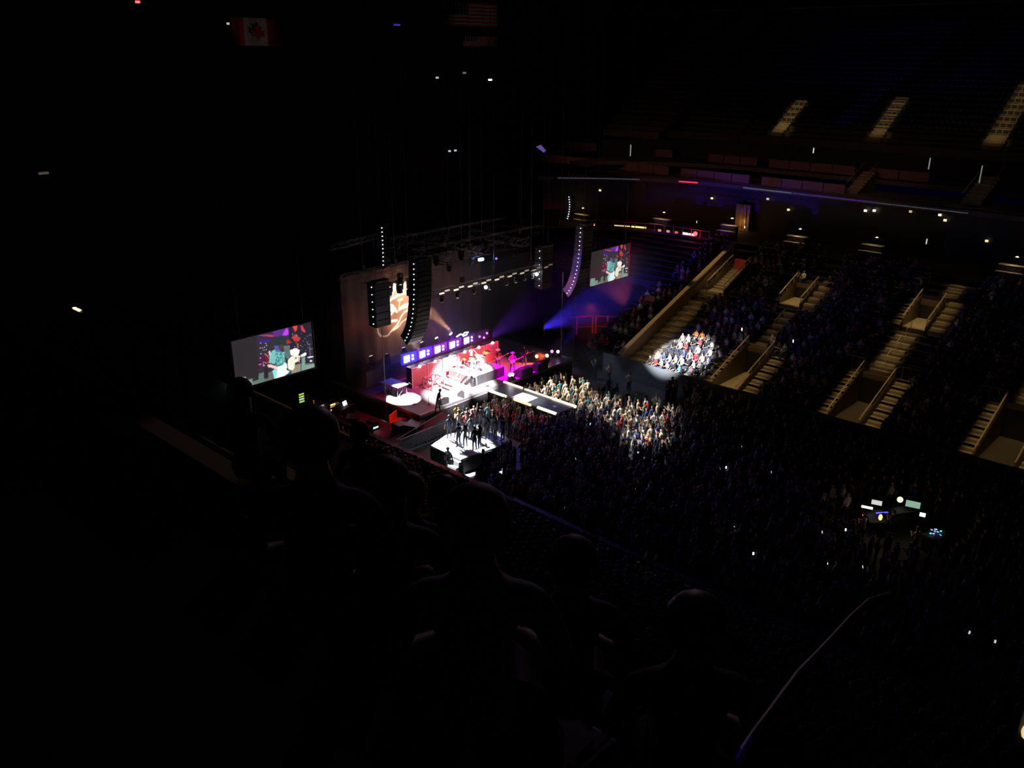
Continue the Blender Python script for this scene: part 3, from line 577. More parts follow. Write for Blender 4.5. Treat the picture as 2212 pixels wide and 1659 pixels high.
for i, (x, y, s) in enumerate([(-43.2, 35.6-.5, 1.1), (-42.2, 35.4, 1.3), (-46.8, 33.6, 1), (-48, 33.2, .8), (-50, 35, .9), (-44.9, 33.2, .9)]):
    t = empty('flight_case', (x, y, 0), i*.4, 'black wheeled flight case on the side of stage, %s from the platform' % ['second', 'nearest', 'fourth', 'fifth', 'farthest', 'third'][i], 'flight case', 'flight cases')
    MB().box(-.4*s, .4*s, -.5*s, .5*s, .1, .95*s).build('body', mat('case_black', (.03, .03, .035), .4), t, bevel=.01)
    b = MB()
    for X in (-.4*s, .4*s):
        for Y in (-.5*s, .5*s): b.box(X-.02, X+.02, Y-.02, Y+.02, .1, .97*s)
    b.build('edge_trim', ALU, t)
    for X in (-.3*s, .3*s):
        for Y in (-.35*s, .35*s): MB().ball((X, Y, .05), .05, 6, 4).build('wheel', DARK, t)
# red railing at the far corner of the floor
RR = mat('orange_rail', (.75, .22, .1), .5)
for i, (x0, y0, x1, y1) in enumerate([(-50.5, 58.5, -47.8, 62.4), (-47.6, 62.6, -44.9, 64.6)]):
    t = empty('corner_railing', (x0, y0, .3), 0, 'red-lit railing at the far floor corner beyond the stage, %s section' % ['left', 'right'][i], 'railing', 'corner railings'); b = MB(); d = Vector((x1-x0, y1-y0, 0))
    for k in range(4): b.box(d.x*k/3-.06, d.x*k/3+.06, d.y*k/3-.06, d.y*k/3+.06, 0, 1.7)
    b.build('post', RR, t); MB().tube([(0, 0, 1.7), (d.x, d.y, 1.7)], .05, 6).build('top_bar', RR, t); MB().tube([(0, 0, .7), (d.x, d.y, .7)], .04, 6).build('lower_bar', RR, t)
struct(MB().box(-56, -44, 55.5, 67, .1, .3).build('floor_corner', DARK))
spot('corner_red', (-44, 57, 5), (-48, 62.5, 1), 900, (1, .09, .03), 38, .9)
# ---------------------------------------------------------------- video screens

def screen_colors(nu, nv):
    TL, TRr, BR, BL = np.array([70, 600.]), np.array([1740, 180.]), np.array([1825, 1170.]), np.array([150, 1590.])
    U, V = np.meshgrid(np.linspace(0, 1, nu), np.linspace(0, 1, nv)); P_ = (1-U)[..., None]*(V[..., None]*TL+(1-V[..., None])*BL)+U[..., None]*(V[..., None]*TRr+(1-V[..., None])*BR)
    X, Y = P_[..., 0], P_[..., 1]; img = np.zeros((nv, nu, 3)); img[:] = (.035, .03, .04)
    def inside(poly):
        r = np.zeros(X.shape, bool); n = len(poly)
        for i in range(n):
            (x0, y0), (x1, y1) = poly[i], poly[(i+1) % n]
            c = ((y0 > Y) != (y1 > Y)) & (X < (x1-x0)*(Y-y0)/((y1-y0)+1e-9)+x0); r ^= c
        return r
    def poly(p, c, noise=0):
        m = inside(p); img[m] = np.array(c)*(1+noise*rng.normal(size=(m.sum(), 1))).clip(0, 3)
    def ell(cx, cy, a, b_, c, rot=0):
        dx, dy = X-cx, Y-cy; q = math.radians(rot); u = dx*math.cos(q)+dy*math.sin(q); v = -dx*math.sin(q)+dy*math.cos(q); img[(u/a)**2+(v/b_)**2 < 1] = c
    poly([(70, 600), (560, 480), (600, 900), (590, 1380), (150, 1330)], (.028, .023, .026), .04)
    poly([(560, 470), (950, 380), (950, 520), (600, 640)], (.05, .02, .07)); poly([(900, 380), (1250, 300), (1250, 480), (950, 500)], (.12, .03, .25))
    poly([(1250, 290), (1740, 180), (1820, 1100), (1500, 1100), (1250, 700)], (.02, .015, .03), .3)
    poly([(600, 1380), (1000, 1150), (1500, 1080), (1830, 1080), (1825, 1170), (440, 1590)], (.13, .15, .14), .05)
    for x0, x1, y0, y1 in [(150, 340, 1320, 1500), (340, 470, 1370, 1600), (470, 600, 1400, 1580), (600, 710, 1240, 1540), (1530, 1610, 930, 1330), (1610, 1830, 1090, 1300)]: poly([(x0, y0+30), (x1, y0), (x1, y1+60), (x0, y1+60)], [(.24, .34, .34), (.2, .3, .27), (.15, .2, .16), (.13, .2, .18), (.22, .36, .3), (.25, .36, .32)][[150, 340, 470, 600, 1530, 1610].index(x0)], .04)
    poly([(710, 1190), (800, 1150), (800, 1380), (710, 1380)], (.02, .02, .03)); poly([(1330, 1130), (1500, 1080), (1500, 1300), (1300, 1330)], (.3, .28, .2), .05)
    poly([(700, 860), (830, 800), (830, 1100), (740, 1110)], (.14, .015, .02), .3); poly([(600, 900), (740, 850), (740, 1100), (590, 1200)], (.08, .015, .06), .8)
    poly([(590, 465), (940, 455), (930, 500), (740, 490)], (.5, .05, .12), .3); poly([(600, 590), (830, 560), (870, 600), (640, 640)], (.04, .02, .3), .5)
    poly([(1110, 470), (1160, 370), (1210, 300), (1250, 390), (1240, 450), (1180, 470)], (.55, .06, .9), .05)
    poly([(1330, 280), (1440, 240), (1430, 350), (1390, 400)], (.8, .06, .06), .2); poly([(1505, 270), (1550, 255), (1620, 390), (1600, 410), (1530, 370)], (.6, .04, .08), .2)
    poly([(1200, 560), (1270, 570), (1290, 640), (1200, 660)], (.45, .03, .02), .2); poly([(1330, 480), (1420, 440), (1500, 560), (1440, 610), (1350, 580)], (.6, .05, .05), .5); poly([(1420, 640), (1460, 640), (1470, 740), (1430, 740)], (.7, .06, .04), .2)
    for _ in range(45):
        a, b_ = rng.uniform(1270, 1800), rng.uniform(420, 800); ell(a, b_, 10, 8, tuple(rng.choice([.1, .3, .8])*np.array([.7, .8, 1])))
    for _ in range(25): ell(rng.uniform(600, 830), rng.uniform(560, 1150), 13, 9, (.6, .5, .7))
    poly([(1700, 690), (1715, 690), (1735, 930), (1720, 930)], (.3, .3, .4)); ell(1730, 945, 75, 16, (.7, .8, .9), -8); ell(1740, 1030, 30, 20, (.8, .85, .9))
    # guitarist: hat, teal shirt, arm, white guitar
    poly([(1140, 690), (1270, 680), (1280, 900), (1240, 1010), (1150, 900)], (.12, .17, .18), .2)
    poly([(900, 790), (1000, 740), (1150, 860), (1180, 1060), (1150, 1110), (950, 1120), (950, 950), (870, 900)], (.06, .28, .26), .3)
    poly([(880, 800), (960, 760), (960, 940), (940, 1080), (820, 1050), (840, 900)], (.22, .55, .55), .15)
    for _ in range(60): ell(rng.uniform(960, 1150), rng.uniform(820, 1090), 9, 14, (.25, .7, .65))
    poly([(930, 690), (1030, 690), (1060, 800), (960, 790)], (.08, .12, .4), .2); poly([(810, 810), (850, 790), (860, 940), (840, 930)], (.6, .65, .7))
    ell(1085, 585, 120, 80, (.025, .04, .05), -25); poly([(910, 600), (1000, 500), (1100, 460), (1180, 500), (1190, 620), (1130, 690), (1050, 700)], (.02, .035, .045), .1); ell(1085, 720, 55, 60, (.10, .04, .05))
    poly([(790, 1090), (850, 1080), (1060, 1160), (1080, 1230), (960, 1190), (810, 1130)], (.95, .65, .6)); poly([(890, 1230), (930, 1190), (1000, 1200), (1010, 1420), (940, 1450)], (.25, .85, .85))
    poly([(1000, 1130), (1100, 1110), (1160, 1050), (1200, 1080), (1220, 1230), (1260, 1250), (1180, 1330), (1080, 1400), (940, 1440), (980, 1300)], (.9, 1, 1))
    poly([(1100, 1390), (1180, 1320), (1280, 1240), (1310, 1320), (1110, 1400)], (.03, .07, .15)); poly([(1270, 790), (1400, 740), (1490, 790), (1470, 870), (1420, 910), (1290, 900)], (1, 1, .95))
    poly([(1220, 1010), (1300, 920), (1440, 890), (1500, 920), (1490, 1020), (1380, 1060), (1370, 1170), (1330, 1230), (1230, 1200)], (.95, .9, .75), .08); poly([(1500, 900), (1610, 840), (1645, 870), (1620, 910), (1520, 945)], (1, 1, .95))
    poly([(1380, 1060), (1450, 1050), (1450, 1100), (1390, 1110)], (.05, .04, .04)); ell(1215, 1195, 22, 22, (.03, .04, .05)); ell(1400, 960, 28, 22, (.35, .3, .28))
    poly([(1450, 930), (1495, 940), (1480, 1060), (1450, 1030)], (.75, .5, .4))
    return img.reshape(-1, 3)
nu, nv = 200, 112; cols = screen_colors(nu, nv)
U, V = np.meshgrid(np.linspace(0, 1, nu), np.linspace(0, 1, nv)); SW, SH = 5.55, 3.02
vs = np.stack([U.ravel()*0, (U.ravel()-.5)*SW, (V.ravel()-.5)*SH], 1); idx = np.arange(nu*nv).reshape(nv, nu)
fs = np.stack([idx[:-1, :-1].ravel(), idx[:-1, 1:].ravel(), idx[1:, 1:].ravel(), idx[1:, :-1].ravel()], 1)
ms = bpy.data.materials.new('video_picture'); ms.use_nodes = True; nt = ms.node_tree; bs = nt.nodes['Principled BSDF']; bs.inputs['Base Color'].default_value = (0, 0, 0, 1)
ca = nt.nodes.new('ShaderNodeVertexColor'); ca.layer_name = 'print'; nt.links.new(ca.outputs[0], bs.inputs['Emission Color']); bs.inputs['Emission Strength'].default_value = 1.0
pic = grid_mesh('picture', vs, fs, cols, ms)
def video_screen(y, label, fr):
    t = empty('video_screen', (-45, y, 7.62), 0, label, 'screen'); o = bpy.data.objects.new('picture', pic); C.objects.link(o); o.parent = t; o.location.x = .02
    MB().box(-.25, 0, -2.9, 2.9, -1.62, 1.62).build('casing', BLACK, t); b = MB()
    for s in (-1, 1): b.box(-.02, .06, s*2.86-.04, s*2.86+.04, -1.6, 1.6); b.box(-.02, .06, -2.9, 2.9, s*1.58-.03, s*1.58+.03, 1)
    b.build('frame', [fr, BLACK], t)
    for s in (-2.2, 2.2): MB().tube([(0, s, 1.6), (0, s, 22)], .02, 4).build('hanging_chain', STEEL, t)
video_screen(26.85, 'large video screen left of the stage showing a guitarist in a hat', mat('frame_brown', (.25, .14, .1), .5))
video_screen(60.85, 'large video screen right of the stage beyond the curved speakers', mat('frame_red', (.7, .2, .16), .5))
spot('frame_red_light', (-41, 58, 5), (-45, 60.8, 7.6), 1100, (1, .1, .08), 60, .5)
# ---------------------------------------------------------------- hanging speaker arrays
GR = mat('array_grille', (.07, .07, .08), .3, .3); CB = mat('array_case', (.05, .045, .055), .35); LED = lit((.85, .95, 1), 5)
def array(x, y, ztop, n, h, wd, dp, curve_, label, dotside=-1, led=True, ledn=None, m=CB):
    t = empty('hanging_speaker_array', (x, y, ztop), 0, label, 'speaker array'); a = 0; p = Vector((0, 0, 0))
    MB().box(-dp*.6, .1, -wd*.45, wd*.45, .02, .14).build('top_frame', STEEL, t)
    for s in (-.3, .3): MB().tube([(-dp*.3, s, .14), (-dp*.3, s, 33-ztop)], .015, 4).build('hanging_chain', STEEL, t)
    for k in range(n):
        a = curve_(k/(n-1)) if n > 1 else 0
        o = MB(); o.prism([(-dp, -h*.94), (0, -h), (.02, -h*.5), (0, 0), (-dp, -.06*h)], 'y', -wd/2, wd/2); q = o.build('speaker_box', m, t, bevel=.012)
        g = MB(); g.box(.005, .03, -wd*.46, wd*.46, -h*.93, -h*.07); g.build('grille', GR, q)
        if led: MB().ball((-dp*.35, -wd/2-.015, -h*.5), .034, 6, 4).build('status_light', LED, q)
        q.location = p; q.rotation_euler = (0, a, 0); p = p+Vector((-math.sin(a)*h, 0, -math.cos(a)*h))
    return t
jc = lambda t: math.radians(2+38*t**2.6)
array(-41.3, 36.0, 12.6, 18, .34, 1.25, .8, jc, 'tall curved speaker array hanging left of centre in front of the logo')
array(-41.3, 52.9, 12.6, 18, .34, 1.25, .8, jc, 'tall curved speaker array hanging beside the right video screen')
array(-45.7, 35.95, 10.4, 6, .52, 1.3, .8, lambda t: .0, 'short straight block of hanging speakers left of the logo')
array(-45.7, 53.2, 10.25, 6, .58, 1.3, .8, lambda t: .0, 'short straight block of hanging speakers deep on the far side')
array(-43.6, 34.9, 14.7, 10, .27, .5, .4, lambda t: math.radians(-2+6*t), 'slim speaker column hanging high above the left end of the rig')
array(-43.6, 53.6, 14.6, 10, .2, .5, .4, lambda t: math.radians(-14+34*t), 'slim speaker column hanging high above the far curved array')
def hang(o, x, y, z, ztop=33.9):
    q = MB().tube([(x, y, z), (x, y, ztop)], .012, 4).build('hanging_wire', BLACK, o); return o
# ---------------------------------------------------------------- rigging
TR = mat('truss_metal', (.16, .15, .15), .45, .5)
def truss(p0, p1, s, label, group='lighting trusses'):
    p0, p1 = Vector(p0), Vector(p1); d = p1-p0; L = d.length; t = empty('lighting_truss', p0, 0, label, 'truss', group); u = d.normalized()
    e = u.cross(Vector((0, 0, 1))).normalized()*s/2; f = Vector((0, 0, s/2)); b = MB(); cs = [e+f, e-f, -e-f, -e+f]
    for c in cs: b.tube([c, d+c], .025, 4)
    b.build('chord', TR, t); b = MB(); n = max(2, int(L/.6))
    for i in range(n):
        a0, a1 = u*(L*i/n), u*(L*(i+1)/n)
        for q in range(4): b.tube([a0+cs[q], a1+cs[(q+1) % 4]], .014, 3, cap=False)
    b.build('bracing', TR, t); return t
truss((-45.9, 40.2, 8.65), (-45.9, 56.5, 8.65), .45, 'front lighting truss carrying pale lamps over the stage')
truss((-50.4, 35.8, 9.9), (-50.4, 50.8, 9.9), .4, 'rear truss holding the tan backdrop')
truss((-48.6, 36.5, 9.5), (-48.6, 44.2, 9.5), .4, 'short dark truss above the logo')
truss((-47.4, 38, 10.6), (-47.4, 52, 10.6), .6, 'middle truss in the cluttered rig above the stage')
truss((-44.4, 38, 12.2), (-44.4, 51, 12.2), .6, 'high truss in the cluttered rig above the stage')
truss((-49.5, 39, 12.0), (-49.5, 52, 12.0), .6, 'high rear truss in the cluttered rig')
for i, y in enumerate((40, 44, 48)): truss((-50, y, 11.6), (-43.5, y, 11.6), .5, 'cross truss of the rig above the stage, %s one' % ['near', 'middle', 'far'][i], 'cross trusses')
truss((-45.5, 31.8, 13.4), (-45.5, 36.6, 13.7), .3, 'small brownish truss high left of the rig')
moth = ['first', 'second', 'third', 'fourth', 'fifth', 'sixth', 'seventh', 'eighth', 'ninth', 'tenth', 'eleventh', 'twelfth']
for i in range(9):
    y = 41.4+i*1.45
    for j, (dy, dz) in enumerate(((0, .0), (.55, .12))):
        tag(MB().box(-.04, .04, -.22, .22, -.05, .05).build('strobe_bar', lit((1, .85, .65), [1.1, 1.4, 1.0, .9, .8, .6, .5, .3, .2][i]*(.55 if j else 1)), None, (-45.66, y+dy, 8.6+dz)), 'short warm lamp bar on the front truss, %s of the %s pair' % (['lower', 'upper'][j], moth[i]), 'light', 'front truss lamp bars')
for i, y in enumerate((41.6, 43.2, 44.9, 46.6, 48.5, 49.6, 50.6, 51.6)):
    moving_head('moving_head_light', (-45.9, y, 8.4), (-44+i*.3, y-2 if i % 2 else y+1, 2), 'pale moving lamp under the front truss, %s from the left' % moth[i], 'front truss moving lamps', (1, .9, .7), [.5, .5, .4, .3, .5, .2, .2, .2][i], sc_=.75)
for i, (y, e) in enumerate([(46.0, 16), (51.9, 30)]):
    hang(tag(MB().ball((0, 0, 0), .14, 10, 7).build('bright_lamp', lit((.9, .95, 1), e), None, (-45.7, y, 8.2)), 'glaring white lamp under the front truss, %s' % ['left one', 'right one with the visible beam'][i], 'stage light', 'glaring truss lamps'), 0, 0, .05, 0.25)
spot('white_beam', (-45.6, 51.9, 8.15), (-43.0, 53.4, 0), 1500, (.8, .88, 1), 15, .7, .08)
spot('white_beam', (-45.6, 46.0, 8.15), (-45.0, 47.0, 1), 200, (.75, .85, 1), 16, .7, .08)
rr = random.Random(5)
for i in range(16):
    x, y, z = [(-47.4, 10.25), (-44.4, 11.85), (-49.5, 11.65)][i % 3][0], 39+i*.8, [(-47.4, 10.25), (-44.4, 11.85), (-49.5, 11.65)][i % 3][1]
    moving_head('moving_head_light', (x, y, z), (x+rr.uniform(-2, 3), y+rr.uniform(-2, 2), 2), 'unlit dark moving lamp in the cluttered rig above the stage', 'unlit rig lamps', (.3, .25, .22), .06)
for i, y in enumerate((38.9, 39.9, 40.9, 41.8)): moving_head('spot_lamp', (-48.6, y, 9.31), (-49, y, 2), 'dark hanging lamp silhouetted against the logo, %s from the left' % moth[i], 'logo silhouette lamps', (.2, .2, .9), .25, sc_=1.3)
hang(tag(MB().box(-.1, .1, -.22, .22, -.1, .1).build('blue_lamp', lit((.25, .5, 1), 9), None, (-46.8, 46.6, 10.1)), 'bright blue-white lamp in the middle of the rig', 'stage light'), 0, 0, .05, 0.3)
hang(tag(MB().ball((0, 0, 0), .09, 8, 5).build('violet_lamp', lit((.25, .1, 1), 2.5), None, (-46.8, 48.3, 9.9)), 'small violet lamp right of the bright blue one', 'stage light'), 0, 0, .05, 0.5)
hang(tag(MB().box(-.05, .05, -.3, .3, -.12, .12).build('tally_panel', lit((1, .8, .6), 2.2), None, (-48.2, 41.2, 9.05)), 'cream glowing box above the logo letters', 'light'), 0, 0, .05, 0.3)
point('rig_glow', (-47, 44, 8.2), 12, (.9, .35, .3), .3); point('rig_glow', (-46, 49, 8), 7, (.7, .4, .5), .3)
spot('rig_violet', (-47.6, 41, 7.5), (-48.5, 40.8, 9.2), 30, (.15, .1, 1), 40, .8)
for i, (x, y) in enumerate([(-46, 38.6), (-45, 41.6), (-46, 43.8), (-45, 44.9), (-46, 47.2), (-45, 49.2), (-46, 51.5), (-45, 54), (-50.4, 38), (-50.4, 41), (-50.4, 49), (-47.4, 46)]):
    zz = {-46: 8.9, -45: 12.0, -50.4: 10.1, -47.4: 10.9}[x]
    t = empty('chain_hoist', (x, y, zz+.32), 0, 'thin rigging chain with motor rising to the roof, %s from the left' % moth[i], 'rigging', 'rigging chains')
    MB().tube([(0, 0, 0), (0, 0, 33.6-zz)], .022, 4).build('chain', STEEL, t); MB().box(-.12, .12, -.15, .15, -.3, .1).build('motor', DARK, t)
for i, (x, y) in enumerate([(-50.5, 36.9), (-43, 52.0), (-43.5, 54.2)]):
    tag(MB().tube([(0, 0, 0), (0, 0, 7.3)], .028, 6).build('support_pole', STEEL, None, (x if i else -45.6, y if i else 35.7, 1.5 if i == 1 else 0)), ['thin dark pole standing under the short speaker block', 'thin pole standing right of the band', 'thin pole at the far stage corner'][i], 'pole')
# flags, roof lamps
def flag(x, y, z, wd, h, kind, label):
    m = MB(); n = 24 if kind == 'us' else 16
    for i in range(n):
        a, b_ = y+wd*i/n, y+wd*(i+1)/n; xa, xb = x+.12*math.sin(i*.9), x+.12*math.sin((i+1)*.9)
        rows = 13 if kind == 'us' else 1
        for r in range(rows):
            z1, z0 = z-h*r/rows, z-h*(r+1)/rows
            if kind == 'us': mi = 2 if (i < n*.42 and r < 7) else (0 if r % 2 == 0 else 1)
            else: mi = 0 if (i < n/4 or i >= n*3/4) else 1
            m.add([(xa, a, z0), (xb, b_, z0), (xb, b_, z1), (xa, a, z1)], [(0, 1, 2, 3)], mi)
    if kind == 'us':
        for r in range(5):
            for c in range(6): m.ball((x+.14, y+wd*.42*(c+.5)/6, z-h*7/13*(r+.5)/5), .04, 5, 3, 1)
    else: m.prism([(y+wd/2+p*h*.33, z-h/2+q*h*.33) for p, q in [(0, 1), (.25, .5), (.5, .6), (.4, 0), (.9, .2), (.7, -.2), (.9, -.4), (.1, -.6), (0, -1), (-.1, -.6), (-.9, -.4), (-.7, -.2), (-.9, .2), (-.4, 0), (-.5, .6), (-.25, .5)]], 'x', x+.14, x+.16, 0)
    o = tag(m.build('hanging_flag', [mat('flag_red', (.5, .03, .03), .8), mat('flag_white', (.55, .5, .5), .8), mat('flag_blue', (.02, .03, .12), .8)]), label, 'flag')
    hang(o, x, y+.05, z); return hang(o, x, y+wd-.05, z)
flag(-41.5, 24.2, 26.6, 2.7, 1.3, 'ca', 'red and white maple leaf flag hanging high at upper left')
flag(-41.5, 38.4, 27.9, 4.5, 1.35, 'us', 'stars and stripes flag hanging from the roof at top centre')
flag(-41.5, 39.9, 26.0, 3.0, .6, 'us', 'small striped banner hanging just below the top flag')
spot('flag_light', (-33, 27, 20), (-41.5, 25.4, 26), 90, (1, .75, .7), 16, .9); spot('flag_light', (-30, 36, 18), (-41.5, 41, 27), 110, (1, .75, .6), 18, .9)
for i, (y, z, e, c, s) in enumerate([(37.7, 23.6, .5, (1, 1, 1), .08), (40.0, 23.85, .15, (1, .9, .8), .1), (42.3, 23.4, 3, (1, .98, .95), .12), (19.6, 27.1, 5, (1, .05, .05), .09), (34.7, 26.5, .3, (.1, .1, 1), .2), (38.6, 19.2, .6, (.8, .9, 1), .07), (39.1, 19.2, .6, (.8, .9, 1), .07), (14.3, 20.0, .06, (1, .9, .8), .2), (24.0, 26.3, .5, (.9, .9, .9), .05)]):
    rl = tag(MB().box(-.05, .05, -s, s, -.05, .05).build('roof_lamp', lit(c, e), None, (-41.5, y, z)), ['small pale lamp left of the glaring roof lamp', 'dim lamp between two roof lamps', 'glaring oval lamp high under the roof', 'tiny red lamp at the top left', 'dim blue lamp bar high in the roof', 'tiny pale roof lamp, left of two', 'tiny pale roof lamp, right of two', 'very dim pale panel at the far left', 'tiny pale lamp beside the maple leaf flag'][i], 'lamp')
    hang(rl, 0, 0, .05, 33.9-z)
tag(MB().box(-.16, .16, -.03, .03, 0, .03).build('painted_rail_glint', lit((1, .7, .4), 2), None, (-18.4, 6.5, 19.99)), 'small glowing amber strip imitating a glint on the front rail at far left', 'lamp')  # self-glowing strip stands in for a glint on the rail, no lamp here
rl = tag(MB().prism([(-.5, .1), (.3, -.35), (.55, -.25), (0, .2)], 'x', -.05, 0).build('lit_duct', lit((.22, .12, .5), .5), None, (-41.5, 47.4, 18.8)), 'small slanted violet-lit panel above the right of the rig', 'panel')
hang(rl, 0, 0, .1, 15)
for i, y in enumerate((20, 50, 80)):
    b = MB()
    for z in (29, 32): b.tube([(-78, y, z), (30, y, z)], .12, 5)
    for k in range(27): b.tube([(-78+k*4, y, 29), (-76+k*4, y, 32), (-74+k*4, y, 29)], .07, 4, cap=False)
    struct(b.build('roof_beam', BLACK))
# ---------------------------------------------------------------- people
SKIN = mat('skin', (.55, .33, .24), .6); SKIN2 = mat('skin_dark', (.2, .11, .07), .6); HAIRS = [mat('hair_brown', (.05, .03, .02), .6), mat('hair_blond', (.35, .24, .12), .6), mat('hair_black', (.015, .012, .012), .5), mat('hair_grey', (.3, .29, .28), .6)]
SHIRTS = {'white': (.8, .8, .8), 'black': (.02, .02, .022), 'grey': (.25, .25, .26), 'red': (.5, .04, .05), 'blue': (.05, .09, .35), 'teal': (.08, .25, .28), 'plaid red': (.3, .06, .06), 'cream': (.65, .55, .42), 'navy': (.02, .03, .08), 'orange': (.75, .25, .08), 'pink': (.65, .3, .33), 'yellow': (.7, .5, .12)}
JEANS = mat('jeans', (.05, .07, .13), .8); SHOE = mat('shoes', (.03, .03, .03), .6); BLK = mat('dark_trousers', (.02, .02, .024), .7)
def shirt(n): return mat('shirt_'+n.replace(' ', '_'), SHIRTS[n], .8, scale=14, noise=.5 if 'plaid' in n else .2)
def skeleton(pose, detail):
    """joints: name -> (pos, radius); bones: (a, b, material 0 skin 1 shirt 2 trousers 3 hair 4 shoes)"""
    J, B = [], []
    def j(p, r): J.append((Vector(p), r if isinstance(r, tuple) else (r, r))); return len(J)-1
    lean = {'lean': .35, 'walk': .15, 'guitar': .06}.get(pose, 0); sit = pose in ('seat', 'seatclap')
    hz = .50 if sit else .93
    def L(x, z): return x+(z-hz)*lean
    pel = j((0, 0, hz), (.15, .12)); ch = j((L(0, hz+.30), 0, hz+.30), (.17, .125)); nk = j((L(0, hz+.53), 0, hz+.53), (.055, .055))
    hd = j((L(.015, hz+.66), 0, hz+.66), (.088, .098)); tp = j((L(.0, hz+.75), 0, hz+.75), (.07, .08))
    waist = j((L(0, hz+.15), 0, hz+.15), (.14, .105)); B += [(pel, waist, 1), (waist, ch, 1)]; sh = j((L(0, hz+.44), 0, hz+.44), (.12, .09)); B += [(ch, sh, 1), (sh, nk, 0), (nk, hd, 0), (hd, tp, 3)]
    if detail:
        n = j((L(.115, hz+.65), 0, hz+.65), .014); B.append((hd, n, 0))
    arms = {'stand': [((.02, .27, .16), (.08, .29, -.06))]*2, 'clap': [((.08, .27, .2), (.30, .07, .30))]*2, 'up': [((.08, .30, .56), (.12, .24, .83))]*2,
            'phone': [((.10, .25, .22), (.32, .08, .48))]*2, 'oneup': [((.06, .30, .58), (.14, .24, .86)), ((.02, .27, .16), (.08, .29, -.06))],
            'seat': [((.06, .26, .18), (.28, .12, .10))]*2, 'seatclap': [((.08, .26, .2), (.30, .05, .28))]*2, 'guitar': [((-.06, .32, .18), (.20, .06, .10)), ((.12, .34, .24), (.34, .34, .26))],
            'lean': [((.10, .25, .12), (.34, .18, .10))]*2, 'walk': [((.12, .26, .2), (.3, .2, .1)), ((-.10, .27, .18), (-.12, .28, -.04))], 'drum': [((.12, .3, .22), (.38, .2, .2)), ((.16, .32, .34), (.36, .3, .58))], 'cross': [((.04, .28, .2), (.2, .02, .22))]*2}
    A = arms.get(pose, arms['stand'])
    for s, (el, wr) in zip((1, -1), A):
        s0 = j((L(0, hz+.43), s*.185, hz+.43), .058); e = j((L(el[0], hz+el[2]), s*el[1], hz+el[2]), .042); w_ = j((L(wr[0], hz+wr[2]), s*wr[1], hz+wr[2]), .03)
        d = (J[w_][0]-J[e][0]).normalized(); pm = j(J[w_][0]+d*.07, (.038, .02)); B += [(sh, s0, 1), (s0, e, 1), (e, w_, 0), (w_, pm, 0)]
        if detail:
            q = d.cross(Vector((0, 0, 1)) if abs(d.z) < .9 else Vector((1, 0, 0))).normalized()
            for k in range(4):
                f1 = j(J[pm][0]+d*.035+q*(k-1.5)*.022, .0095); f2 = j(J[f1][0]+d*(.04-.004*abs(k-1.3))+Vector((0, 0, -.012)), .008); B += [(pm, f1, 0), (f1, f2, 0)]
            th_ = j(J[w_][0]+d*.045+q*.045, .011); B.append((w_, th_, 0))
        else:
            t_ = j(J[pm][0]+d*.07, .018); B.append((pm, t_, 0))
    for s in (1, -1):
        st = {'lean': .22, 'walk': .26, 'guitar': .16}.get(pose, .02)*s
        hp = j((0, s*.095, hz-.06), .088)
        if sit or pose == 'drum' : kn = j((.42, s*.12, hz-.03), .062); an = j((.42, s*.12, .09), .045)
        else: kn = j((st*.6+.03, s*.11, .50), .062); an = j((st, s*.12, .09), .042)
        to = j((J[an][0].x+.15, s*.13, .04), .036); B += [(pel, hp, 2), (hp, kn, 2), (kn, an, 2), (an, to, 4)]
    return J, B
def body_mesh(name, pose, detail=0, longhair=False):
    if pose == 'drum': pass
    J, B = skeleton(pose, detail); me = bpy.data.meshes.new(name); me.from_pydata([p for p, _ in J], [(a, b) for a, b, _ in B], [])
    o = bpy.data.objects.new('tmp', me); C.objects.link(o); m = o.modifiers.new('skin', 'SKIN'); m.use_smooth_shade = True; m.branch_smoothing = .3
    if detail: m2 = o.modifiers.new('sub', 'SUBSURF'); m2.levels = detail; m2.render_levels = detail
    if not me.skin_vertices: 
        bpy.context.view_layer.objects.active = o; bpy.ops.mesh.customdata_skin_add()
    for i, (_, r) in enumerate(J): me.skin_vertices[0].data[i].radius = (r[1], r[0]) if False else r; me.skin_vertices[0].data[i].use_root = (i == 0)
    dg = bpy.context.evaluated_depsgraph_get(); dg.update(); out = bpy.data.meshes.new_from_object(o.evaluated_get(dg)); bpy.data.objects.remove(o)
    V = np.zeros(len(out.vertices)*3); out.vertices.foreach_get('co', V); V = V.reshape(-1, 3)
    fc = np.array([V[list(p.vertices)].mean(0) for p in out.polygons]); best = np.full(len(fc), 1e9); mi = np.zeros(len(fc), int)
    for a, b, k in B:
        pa, pb = np.array(J[a][0]), np.array(J[b][0]); ra, rb = max(J[a][1]), max(J[b][1]); d = pb-pa; t = np.clip(((fc-pa)@d)/(d@d+1e-9), 0, 1)
        dist = np.linalg.norm(fc-(pa+t[:, None]*d), axis=1)/(ra*(1-t)+rb*t); u = dist < best; best[u] = dist[u]; mi[u] = k
    hp = np.array(J[3][0]); dd = fc-hp; head = (np.linalg.norm(dd, axis=1) < .2) & (fc[:, 2] > hp[2]-.08)
    mi[head] = np.where((dd[head][:, 2] > .045) | (dd[head][:, 0] < -.02), 3, 0)
    out.name = name; out.materials.clear()
    for k in range(5): out.materials.append(BLK)
    out.polygons.foreach_set('material_index', mi.astype(np.int32)); out.polygons.foreach_set('use_smooth', [True]*len(mi)); out.update(); return out, J
LOW = {p: body_mesh('crowd_'+p, p, 0)[0] for p in ('stand', 'clap', 'up', 'phone', 'seat', 'seatclap')}
MID = {p: body_mesh('person_'+p, p, 1)[0] for p in ('stand', 'clap', 'up', 'phone', 'oneup', 'seat', 'seatclap', 'cross')}
VAR = {}
